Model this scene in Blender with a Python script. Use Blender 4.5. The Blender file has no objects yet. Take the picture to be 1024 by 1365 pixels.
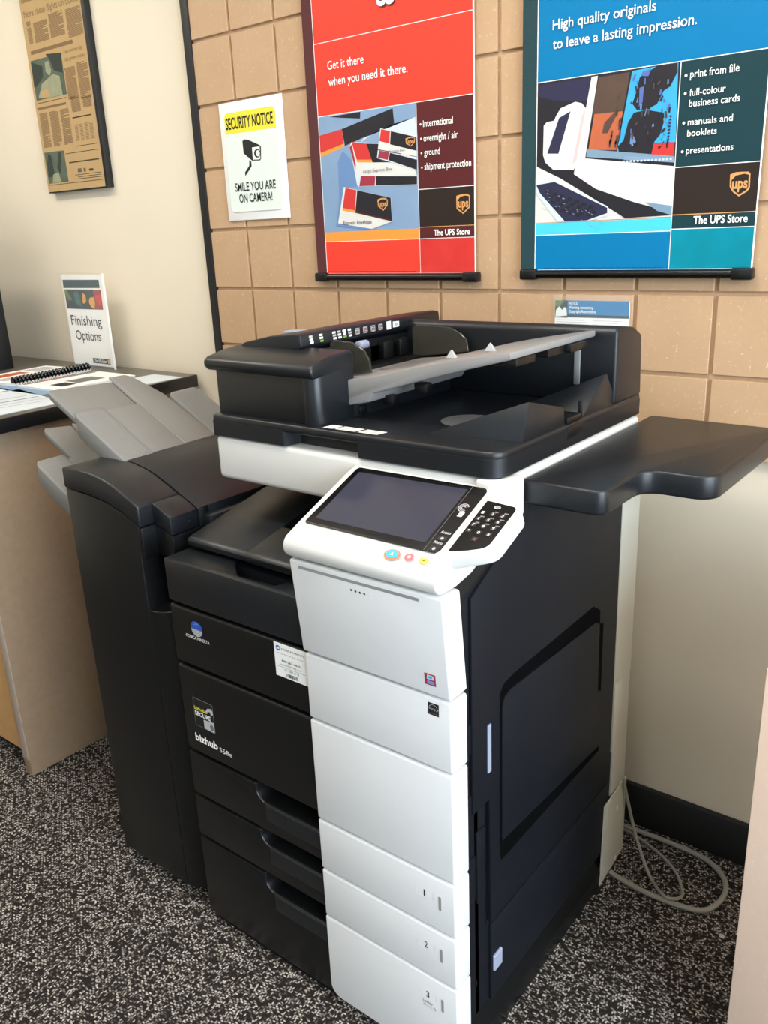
import bpy, bmesh, math, random
from mathutils import Vector, Matrix
random.seed(7)
S = bpy.context.scene
COL = S.collection

# ------------------------------------------------------------------ camera
cam_d = bpy.data.cameras.new('camera'); cam = bpy.data.objects.new('camera', cam_d); COL.objects.link(cam)
cam_d.sensor_fit = 'HORIZONTAL'; cam_d.sensor_width = 36.0; cam_d.lens = 36.0 * 1135.0 / 1024.0
cam_d.clip_start = 0.01
_r = Vector((0.78825069, 0.61391043, -0.04212889)); _d = Vector((0.16291499, -0.27421953, -0.94776704)); _f = Vector((-0.59339663, 0.74021459, -0.31616894))
M = Matrix.Identity(4)
for i in range(3):
    M[i][0] = _r[i]; M[i][1] = -_d[i]; M[i][2] = -_f[i]
M.translation = Vector((1.72975, -1.63464, 1.34794))
cam.matrix_world = M
S.camera = cam

# ------------------------------------------------------------------ view, world, lights
S.view_settings.view_transform = 'Standard'; S.view_settings.look = 'None'
S.view_settings.gamma = 1.0; S.view_settings.use_curve_mapping = False
S.view_settings.exposure = -0.22
W = bpy.data.worlds.new('world'); S.world = W; W.use_nodes = True
W.node_tree.nodes['Background'].inputs[0].default_value = (0.72, 0.86, 1.0, 1)
W.node_tree.nodes['Background'].inputs[1].default_value = 1.0

def area(name, loc, target, sx, sy, power, col, spread=180):
    l = bpy.data.lights.new(name, 'AREA'); l.shape = 'RECTANGLE'; l.size = sx; l.size_y = sy
    l.energy = power; l.color = col; l.spread = math.radians(spread)
    o = bpy.data.objects.new(name, l); COL.objects.link(o); o.location = loc
    o.rotation_euler = (Vector(target) - Vector(loc)).to_track_quat('-Z', 'Y').to_euler()
    return o
# daylight coming in at the shop window on the right and, weaker, at the front
area('window_daylight', (4.28, -1.9, 1.45), (0.5, -1.6, 0.8), 2.6, 2.1, 245, (0.74, 0.87, 1.0))
area('front_daylight', (1.2, -5.28, 1.5), (0.6, 0, 1.0), 3.2, 2.0, 10, (0.92, 0.96, 1.0))
# warm unseen ceiling lamps; hanging form and upward light added to brighten the ceiling
LAMPS = ((-0.9, -0.85, 0.82), (1.0, -0.95, 1.0), (2.9, -0.95, 0.8), (-0.9, -2.3, 0.42), (1.0, -2.3, 0.42), (2.9, -2.3, 0.42))
for (x, y, p) in LAMPS:
    area('lamp_downlight', (x, y, 2.395), (x, y, 0), 0.9, 0.22, 17.5 * p, (1.0, 0.93, 0.83))
    area('added_ceiling_uplight', (x, y, 2.465), (x, y, 3), 0.9, 0.22, 15 * p, (1.0, 0.97, 0.92))

# ------------------------------------------------------------------ materials
def lin(c):
    return tuple(((v / 255.0) / 12.92 if v / 255.0 <= 0.04045 else (((v / 255.0) + 0.055) / 1.055) ** 2.4) for v in c) + (1.0,)

def mat(name, rgb, rough=0.5, metal=0.0, spec=0.5, noise=0.0, nscale=40.0, bump=0.0, bscale=900.0, coat=0.0, rgb2=None):
    m = bpy.data.materials.new(name); m.use_nodes = True
    nt = m.node_tree; b = nt.nodes['Principled BSDF']
    b.inputs['Base Color'].default_value = lin(rgb); b.inputs['Roughness'].default_value = rough
    b.inputs['Metallic'].default_value = metal; b.inputs['Specular IOR Level'].default_value = spec
    if coat: b.inputs['Coat Weight'].default_value = coat
    tc = nt.nodes.new('ShaderNodeTexCoord')
    if noise or rgb2:
        n = nt.nodes.new('ShaderNodeTexNoise'); n.inputs['Scale'].default_value = nscale; n.inputs['Detail'].default_value = 4
        nt.links.new(tc.outputs['Object'], n.inputs['Vector'])
        mx = nt.nodes.new('ShaderNodeMix'); mx.data_type = 'RGBA'
        mx.inputs[6].default_value = lin(rgb); mx.inputs[7].default_value = lin(rgb2) if rgb2 else tuple(v * (1 - noise) for v in lin(rgb)[:3]) + (1,)
        nt.links.new(n.outputs['Fac'], mx.inputs[0]); nt.links.new(mx.outputs[2], b.inputs['Base Color'])
    if bump:
        n2 = nt.nodes.new('ShaderNodeTexNoise'); n2.inputs['Scale'].default_value = bscale; n2.inputs['Detail'].default_value = 2
        nt.links.new(tc.outputs['Object'], n2.inputs['Vector'])
        bp = nt.nodes.new('ShaderNodeBump'); bp.inputs['Strength'].default_value = bump; bp.inputs['Distance'].default_value = 0.001
        nt.links.new(n2.outputs['Fac'], bp.inputs['Height']); nt.links.new(bp.outputs['Normal'], b.inputs['Normal'])
    return m

def mdf_mat(name, rgb, rgb2, fleck):
    m = mat(name, rgb, 0.62, noise=0.0, nscale=9.0, bump=0.12, bscale=420, rgb2=rgb2)
    nt = m.node_tree; b = nt.nodes['Principled BSDF']; tc = [n for n in nt.nodes if n.type == 'TEX_COORD'][0]
    base = b.inputs['Base Color'].links[0].from_socket
    n = nt.nodes.new('ShaderNodeTexNoise'); n.inputs['Scale'].default_value = 75; n.inputs['Detail'].default_value = 1.0; n.inputs['Distortion'].default_value = 1.2
    n2 = nt.nodes.new('ShaderNodeTexNoise'); n2.inputs['Scale'].default_value = 95; n2.inputs['Detail'].default_value = 0
    for q in (n, n2): nt.links.new(tc.outputs['Object'], q.inputs['Vector'])
    def mth(op, a, v):
        k = nt.nodes.new('ShaderNodeMath'); k.operation = op
        nt.links.new(a, k.inputs[0])
        if isinstance(v, float): k.inputs[1].default_value = v
        else: nt.links.new(v, k.inputs[1])
        return k.outputs[0]
    line = mth('LESS_THAN', mth('ABSOLUTE', mth('SUBTRACT', n.outputs['Fac'], 0.5), 0.0), 0.0055)
    gate = mth('GREATER_THAN', n2.outputs['Fac'], 0.58)
    f = mth('MULTIPLY', mth('MULTIPLY', line, gate), 0.7)
    mx = nt.nodes.new('ShaderNodeMix'); mx.data_type = 'RGBA'; mx.inputs[7].default_value = lin(fleck)
    nt.links.new(f, mx.inputs[0]); nt.links.new(base, mx.inputs[6]); nt.links.new(mx.outputs[2], b.inputs['Base Color'])
    return m

def carpet_mat():
    m = bpy.data.materials.new('woven_carpet'); m.use_nodes = True
    nt = m.node_tree; b = nt.nodes['Principled BSDF']; b.inputs['Roughness'].default_value = 0.95; b.inputs['Specular IOR Level'].default_value = 0.1
    tc = nt.nodes.new('ShaderNodeTexCoord')
    def dashes(sx, sy, thr, rot):
        mp = nt.nodes.new('ShaderNodeMapping'); mp.inputs['Rotation'].default_value = (0, 0, math.radians(rot)); mp.inputs['Scale'].default_value = (sx, sy, 1.0)
        nt.links.new(tc.outputs['Object'], mp.inputs['Vector'])
        v = nt.nodes.new('ShaderNodeTexVoronoi'); v.voronoi_dimensions = '2D'; v.inputs['Scale'].default_value = 1.0; v.inputs['Randomness'].default_value = 0.6
        nt.links.new(mp.outputs['Vector'], v.inputs['Vector'])
        sp = nt.nodes.new('ShaderNodeSeparateColor'); nt.links.new(v.outputs['Color'], sp.inputs[0])
        g = nt.nodes.new('ShaderNodeMapRange'); g.inputs[1].default_value = thr; g.inputs[2].default_value = 1.0; g.inputs[3].default_value = 0.0; g.inputs[4].default_value = 1.0
        nt.links.new(sp.outputs[0], g.inputs[0])
        d = nt.nodes.new('ShaderNodeMapRange'); d.inputs[1].default_value = 0.18; d.inputs[2].default_value = 0.55; d.inputs[3].default_value = 1.0; d.inputs[4].default_value = 0.0
        nt.links.new(v.outputs['Distance'], d.inputs[0])
        k = nt.nodes.new('ShaderNodeMath'); k.operation = 'MULTIPLY'; nt.links.new(g.outputs[0], k.inputs[0]); nt.links.new(d.outputs[0], k.inputs[1])
        return k.outputs[0], d.outputs[0]
    a, da = dashes(115, 235, 0.36, -38); c, dc = dashes(240, 120, 0.52, -38)
    mxm = nt.nodes.new('ShaderNodeMath'); mxm.operation = 'MAXIMUM'; nt.links.new(a, mxm.inputs[0]); nt.links.new(c, mxm.inputs[1])
    r1 = nt.nodes.new('ShaderNodeValToRGB'); e = r1.color_ramp.elements
    e[0].position = 0.0; e[0].color = lin((40, 36, 33)); e[1].position = 0.16; e[1].color = lin((64, 58, 54))
    for p, cc in ((0.45, (128, 121, 114)), (1.0, (214, 206, 198))):
        x = r1.color_ramp.elements.new(p); x.color = lin(cc)
    nt.links.new(mxm.outputs[0], r1.inputs[0])
    pile = nt.nodes.new('ShaderNodeTexNoise'); pile.inputs['Scale'].default_value = 700; nt.links.new(tc.outputs['Object'], pile.inputs['Vector'])
    pr = nt.nodes.new('ShaderNodeMapRange'); pr.inputs[3].default_value = 0.45; pr.inputs[4].default_value = 1.35; nt.links.new(pile.outputs['Fac'], pr.inputs[0])
    mx = nt.nodes.new('ShaderNodeMix'); mx.data_type = 'RGBA'; mx.blend_type = 'MULTIPLY'; mx.inputs[0].default_value = 1.0
    nt.links.new(r1.outputs[0], mx.inputs[6]); nt.links.new(pr.outputs[0], mx.inputs[7]); nt.links.new(mx.outputs[2], b.inputs['Base Color'])
    bp = nt.nodes.new('ShaderNodeBump'); bp.inputs['Strength'].default_value = 0.5; bp.inputs['Distance'].default_value = 0.002
    nt.links.new(mxm.outputs[0], bp.inputs['Height']); nt.links.new(bp.outputs['Normal'], b.inputs['Normal'])
    return m

def smoke_mat():
    m = bpy.data.materials.new('smoked_acrylic'); m.use_nodes = True
    nt = m.node_tree; b = nt.nodes['Principled BSDF']; b.inputs['Base Color'].default_value = lin((64, 62, 54)); b.inputs['Roughness'].default_value = 0.12
    b.inputs['Alpha'].default_value = 0.72
    return m
def clear_mat():
    m = bpy.data.materials.new('clear_acrylic'); m.use_nodes = True
    b = m.node_tree.nodes['Principled BSDF']; b.inputs['Base Color'].default_value = lin((235, 238, 238)); b.inputs['Roughness'].default_value = 0.06
    b.inputs['Alpha'].default_value = 0.07
    return m

MT = dict(
    wall=mat('cream_painted_wall', (226, 214, 192), 0.85, noise=0.03, nscale=3.0, bump=0.08, bscale=260),
    ceil=mat('ceiling_white', (225, 222, 214), 0.9, noise=0.03, nscale=20),
    mdf=mdf_mat('slatwall_fibreboard', (195, 161, 126), (183, 148, 112), (230, 204, 172)),
    mdf2=mdf_mat('pale_fibreboard', (230, 204, 184), (222, 195, 174), (246, 228, 210)),
    carpet=carpet_mat(),
    blackrub=mat('black_vinyl', (20, 20, 21), 0.55, noise=0.1),
    trim=mat('black_trim', (24, 24, 25), 0.5, noise=0.1),
    dark=mat('charcoal_plastic', (21, 24, 28), 0.36, noise=0.06, bump=0.10, bscale=1500),
    dark2=mat('black_plastic', (12, 13, 14), 0.34, spec=0.44, noise=0.06, bump=0.08, bscale=1500),
    side=mat('side_panel_plastic', (17, 20, 26), 0.5, spec=0.22, noise=0.06, bump=0.10, bscale=1500),  # bluish copy of the black plastic; window tint put into the colour
    gap=mat('recess_shade_black', (5, 5, 6), 0.9, spec=0.05, noise=0.05),
    keypad=mat('keypad_black', (9, 9, 10), 0.5, spec=0.2, noise=0.05),
    blackgloss=mat('black_gloss', (8, 8, 10), 0.24, noise=0.05),
    screen=mat('dark_screen_glass', (58, 58, 72), 0.14, noise=0.10, nscale=8.0),
    white=mat('office_white_plastic', (222, 223, 223), 0.45, noise=0.02, bump=0.04, bscale=1500),
    white2=mat('warm_white_plastic', (219, 218, 213), 0.42, noise=0.02, bump=0.04, bscale=1500),
    cream=mat('cream_plastic', (196, 192, 178), 0.5, noise=0.03, bump=0.04, bscale=1500),
    groove=mat('shadow_grey_plastic', (150, 150, 148), 0.5, noise=0.03),  # groove shade given as flat grey colour; also the grey of a rib
    tray=mat('warm_grey_plastic', (122, 121, 117), 0.55, noise=0.03, bump=0.06, bscale=1200),
    feed=mat('mid_grey_plastic', (138, 136, 134), 0.45, noise=0.03, bump=0.05, bscale=1200),
    bluegrey=mat('blue_grey_plastic', (150, 158, 178), 0.45, noise=0.03),
    smoke=smoke_mat(), clear=clear_mat(),
    laminate=mat('brown_laminate', (156, 132, 106), 0.5, rgb2=(138, 115, 90), nscale=55, bump=0.05, bscale=300),
    wood=mat('honey_laminate', (206, 160, 104), 0.45, rgb2=(190, 144, 90), nscale=26, bump=0.04, bscale=300),
    edge=mat('panel_edge_grey', (176, 158, 142), 0.6, noise=0.06),
    ctop=mat('black_laminate_top', (22, 22, 23), 0.28, noise=0.15, nscale=60),
    ctops=mat('grey_laminate_surface', (98, 92, 84), 0.35, noise=0.2, nscale=120),
    cable=mat('grey_cable_rubber', (150, 146, 136), 0.55, noise=0.05),
    paper=mat('white_paper', (238, 237, 233), 0.7, noise=0.02),
    paperb=mat('bluish_paper', (206, 216, 222), 0.6, noise=0.03),
    ink=mat('black_ink', (18, 18, 18), 0.6, noise=0.1),
    grey=mat('grey_ink', (110, 110, 110), 0.6, noise=0.1),
    lgrey=mat('light_grey_ink', (184, 184, 186), 0.6, noise=0.05),
    inkw=mat('white_ink', (244, 243, 238), 0.6, noise=0.02),
    red=mat('poster_red', (240, 66, 50), 0.42, spec=0.22, noise=0.02),
    red2=mat('artwork_red', (206, 50, 46), 0.5, noise=0.05),
    red3=mat('blurred_red', (226, 70, 64), 0.42, spec=0.22, rgb2=(190, 40, 38), nscale=14),
    maroon=mat('maroon_print', (88, 36, 38), 0.45, spec=0.22, noise=0.04),
    pink=mat('crimson_print', (160, 44, 62), 0.5, noise=0.05),
    orange=mat('orange_print', (246, 150, 60), 0.45, noise=0.03),
    brown=mat('brown_print', (46, 36, 32), 0.45, spec=0.22, noise=0.05),
    gold=mat('gold_print', (222, 160, 96), 0.4, noise=0.15, nscale=60),
    blue=mat('poster_blue', (0, 116, 168), 0.42, spec=0.22, noise=0.02),
    cyan=mat('cyan_print', (70, 200, 238), 0.45, noise=0.03),
    teal=mat('dark_teal_print', (24, 58, 64), 0.45, spec=0.22, noise=0.04),
    teal2=mat('blurred_teal', (0, 150, 178), 0.42, spec=0.22, rgb2=(0, 110, 120), nscale=14),
    sky=mat('pale_blue_print', (140, 166, 194), 0.5, rgb2=(112, 142, 176), nscale=8),
    sky2=mat('blue_shadow_print', (104, 138, 184), 0.5, noise=0.08),
    sky3=mat('pale_print', (206, 216, 226), 0.5, noise=0.03),
    navy=mat('navy_print', (34, 34, 66), 0.5, noise=0.08),
    night=mat('night_print', (22, 20, 30), 0.5, noise=0.1),
    shell=mat('off_white_print', (218, 217, 211), 0.5, noise=0.03),
    rose=mat('rose_print', (226, 190, 186), 0.5, noise=0.03),
    shade=mat('steel_print', (120, 150, 172), 0.5, noise=0.05),
    rust=mat('rust_print', (198, 104, 64), 0.5, rgb2=(170, 84, 54), nscale=20),
    umber=mat('umber_print', (92, 66, 52), 0.5, rgb2=(66, 52, 48), nscale=20),
    aqua=mat('aqua_print', (52, 164, 216), 0.5, noise=0.06),
    violet=mat('slate_print', (84, 104, 170), 0.5, noise=0.1),
    fabr=mat('maroon_textile_band', (92, 42, 42), 0.8, rgb2=(70, 30, 32), nscale=500),
    fabb=mat('teal_textile_band', (26, 66, 70), 0.8, rgb2=(14, 46, 52), nscale=500),
    yellow=mat('yellow_print', (238, 222, 60), 0.5, noise=0.03),
    mint=mat('pale_mint_sheet', (226, 234, 226), 0.35, noise=0.02),
    news=mat('aged_newsprint', (184, 154, 108), 0.35, rgb2=(176, 145, 98), nscale=8),
    newsink=mat('faded_ink', (128, 98, 66), 0.5, noise=0.15, nscale=200),
    newsdk=mat('dark_faded_ink', (66, 52, 40), 0.5, noise=0.15, nscale=200),
    newsgr=mat('faded_photo_green', (96, 108, 88), 0.5, rgb2=(60, 72, 62), nscale=30),
    newslt=mat('faded_photo_light', (160, 158, 126), 0.5, rgb2=(128, 134, 108), nscale=40),
    newsdg=mat('faded_photo_dark', (44, 54, 48), 0.5, noise=0.2),
    plum=mat('leaf_print', (96, 120, 48), 0.5, noise=0.2),
    forest=mat('forest_print', (22, 44, 46), 0.5, noise=0.2),
    jade=mat('jade_print', (40, 98, 100), 0.5, noise=0.2),
    amber=mat('amber_print', (222, 160, 66), 0.5, noise=0.1),
    brick=mat('brick_print', (160, 56, 42), 0.5, noise=0.15),
    sblue=mat('logo_blue', (40, 84, 176), 0.4, noise=0.05),
    btnblue=mat('start_blue', (60, 180, 230), 0.35, noise=0.05),
    btnor=mat('start_orange_ring', (236, 128, 92), 0.35, noise=0.05),
    btnred=mat('stop_pink', (232, 110, 112), 0.35, noise=0.05),
    btnyel=mat('reset_yellow', (240, 214, 84), 0.35, noise=0.05),
    keydk=mat('key_dark', (44, 44, 46), 0.3, noise=0.05),
    green=mat('green_print', (120, 170, 60), 0.5, noise=0.05),
    lampw=mat('lamp_housing', (235, 232, 225), 0.5, noise=0.02),
)
def emis(name, rgb, s):
    m = bpy.data.materials.new(name); m.use_nodes = True
    b = m.node_tree.nodes['Principled BSDF']; b.inputs['Base Color'].default_value = lin(rgb)
    b.inputs['Emission Color'].default_value = lin(rgb); b.inputs['Emission Strength'].default_value = s
    return m
MT['lampglow'] = emis('lamp_diffuser', (255, 226, 188), 3.0)

# ------------------------------------------------------------------ mesh helpers
class MB:
    def __init__(s, *mats):
        s.v = []; s.f = []; s.mi = []; s.sm = []; s.mats = list(mats)
    def idx(s, m):
        if m is None: return 0
        if m not in s.mats: s.mats.append(m)
        return s.mats.index(m)
    def raw(s, vs, fs, m=None, smooth=True):
        o = len(s.v); s.v += [tuple(v) for v in vs]
        k = s.idx(m)
        for f in fs: s.f.append(tuple(i + o for i in f)); s.mi.append(k); s.sm.append(smooth)
        return s
    def solid(s, vs, fs, bev=0.0, seg=2, m=None, ang=20):
        b = bmesh.new(); bv = [b.verts.new(v) for v in vs]
        for f in fs:
            try: b.faces.new([bv[i] for i in f])
            except ValueError: pass
        bmesh.ops.recalc_face_normals(b, faces=b.faces)
        if bev > 0:
            es = [e for e in b.edges if len(e.link_faces) == 2 and e.calc_face_angle(0) > math.radians(ang)]
            bmesh.ops.bevel(b, geom=es, offset=bev, segments=seg, profile=0.5, affect='EDGES', clamp_overlap=True)
        b.verts.index_update()
        s.raw([v.co[:] for v in b.verts], [[v.index for v in f.verts] for f in b.faces], m)
        b.free(); return s
    def box(s, x0, x1, y0, y1, z0, z1, bev=0.0, seg=2, m=None):
        vs = [(x, y, z) for x in (x0, x1) for y in (y0, y1) for z in (z0, z1)]
        return s.solid(vs, [(0, 1, 3, 2), (4, 6, 7, 5), (0, 4, 5, 1), (2, 3, 7, 6), (0, 2, 6, 4), (1, 5, 7, 3)], bev, seg, m)
    def prism(s, poly, axis, a0, a1, bev=0.0, seg=2, m=None, ang=20):
        n = len(poly)
        def P(p, a):
            return (a, p[0], p[1]) if axis == 'x' else (p[0], a, p[1]) if axis == 'y' else (p[0], p[1], a)
        vs = [P(p, a0) for p in poly] + [P(p, a1) for p in poly]
        fs = [tuple(range(n)), tuple(range(2 * n - 1, n - 1, -1))] + [(i, (i + 1) % n, n + (i + 1) % n, n + i) for i in range(n)]
        return s.solid(vs, fs, bev, seg, m, ang)
    def cyl(s, p0, p1, r, n=20, m=None, r2=None, bev=0.0):
        p0 = Vector(p0); p1 = Vector(p1); d = (p1 - p0).normalized()
        u = d.orthogonal().normalized(); w = d.cross(u); r2 = r if r2 is None else r2
        vs = [p0 + (u * math.cos(2 * math.pi * i / n) + w * math.sin(2 * math.pi * i / n)) * r for i in range(n)]
        vs += [p1 + (u * math.cos(2 * math.pi * i / n) + w * math.sin(2 * math.pi * i / n)) * r2 for i in range(n)]
        fs = [tuple(range(n)), tuple(range(2 * n - 1, n - 1, -1))] + [(i, (i + 1) % n, n + (i + 1) % n, n + i) for i in range(n)]
        return s.solid(vs, fs, bev, 2, m, 40)
    def tube(s, pts, r, n=10, m=None, sub=8):
        P = [Vector(p) for p in pts]; Q = []
        for i in range(len(P) - 1):
            a = P[max(i - 1, 0)]; b = P[i]; c = P[i + 1]; d = P[min(i + 2, len(P) - 1)]
            for k in range(sub):
                t = k / sub
                Q.append(0.5 * ((2 * b) + (c - a) * t + (2 * a - 5 * b + 4 * c - d) * t * t + (3 * b - a - 3 * c + d) * t ** 3))
        Q.append(P[-1]); vs = []; fs = []
        nrm = None
        for i, q in enumerate(Q):
            d = (Q[min(i + 1, len(Q) - 1)] - Q[max(i - 1, 0)]).normalized()
            if nrm is None: nrm = d.orthogonal().normalized()
            nrm = (nrm - d * nrm.dot(d)).normalized(); w = d.cross(nrm)
            vs += [q + (nrm * math.cos(2 * math.pi * k / n) + w * math.sin(2 * math.pi * k / n)) * r for k in range(n)]
        for i in range(len(Q) - 1):
            for k in range(n):
                fs.append((i * n + k, i * n + (k + 1) % n, (i + 1) * n + (k + 1) % n, (i + 1) * n + k))
        fs.append(tuple(range(n))); fs.append(tuple(range(len(Q) * n - 1, len(Q) * n - n - 1, -1)))
        return s.raw(vs, fs, m)
    def flat(s, pts, P, h, m=None):            # flat printed polygon on the surface given by P(u, v, h)
        a = sum(pts[i][0] * pts[(i + 1) % len(pts)][1] - pts[(i + 1) % len(pts)][0] * pts[i][1] for i in range(len(pts)))
        q = pts if a > 0 else pts[::-1]
        return s.raw([P(u, v, h) for u, v in q], [tuple(range(len(q)))], m, False)
    def disc(s, c, rx, rz, P, h, m=None, n=20):
        return s.flat([(c[0] + rx * math.cos(2 * math.pi * i / n), c[1] + rz * math.sin(2 * math.pi * i / n)) for i in range(n)], P, h, m)
    def line(s, a, b, w, P, h, m=None):
        d = Vector((b[0] - a[0], b[1] - a[1])); d.normalize(); p = (-d[1] * w / 2, d[0] * w / 2)
        return s.flat([(a[0] + p[0], a[1] + p[1]), (b[0] + p[0], b[1] + p[1]), (b[0] - p[0], b[1] - p[1]), (a[0] - p[0], a[1] - p[1])], P, h, m)
    def build(s, name, parent=None, loc=(0, 0, 0), ang=32):
        me = bpy.data.meshes.new(name)
        me.from_pydata(s.v, [], s.f); 
        for m in s.mats: me.materials.append(m)
        me.polygons.foreach_set('material_index', s.mi); me.polygons.foreach_set('use_smooth', s.sm)
        me.update(); me.set_sharp_from_angle(angle=math.radians(ang))
        o = bpy.data.objects.new(name, me); COL.objects.link(o)
        if parent is not None:
            o.parent = parent; o.location = loc
            if parent.type == 'EMPTY' or True:
                wl = world_loc(parent)
                o.location = (loc[0] - wl[0], loc[1] - wl[1], loc[2] - wl[2])
        else: o.location = loc
        return o

def world_loc(o):
    v = Vector((0, 0, 0))
    while o is not None:
        v += o.location; o = o.parent
    return v

_tc = {}
def text_geo(body, bold=0.0):
    key = (body, bold)
    if key not in _tc:
        c = bpy.data.curves.new('lettering', 'FONT'); c.body = body; c.size = 1.0; c.offset = bold; c.resolution_u = 3
        o = bpy.data.objects.new('lettering', c)
        me = bpy.data.meshes.new_from_object(o)
        vs = [tuple(v.co[:2]) for v in me.vertices]; fs = [tuple(p.vertices) for p in me.polygons]
        bpy.data.objects.remove(o); bpy.data.meshes.remove(me); bpy.data.curves.remove(c)
        _tc[key] = (vs, fs)
    return _tc[key]
_cap = None
def text(mb, body, u0, u1, v, cap, P, h, m, bold=0.0):
    """lettering whose ink fills u0..u1 with its baseline at v and capitals cap high"""
    global _cap
    if _cap is None: _cap = max(q[1] for q in text_geo('H')[0])
    vs, fs = text_geo(body, bold)
    a = min(q[0] for q in vs); b = max(q[0] for q in vs); sx = (u1 - u0) / (b - a); sy = cap / _cap
    mb.raw([P(u0 + (q[0] - a) * sx, v + q[1] * sy, h) for q in vs], fs, m, False)

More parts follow.
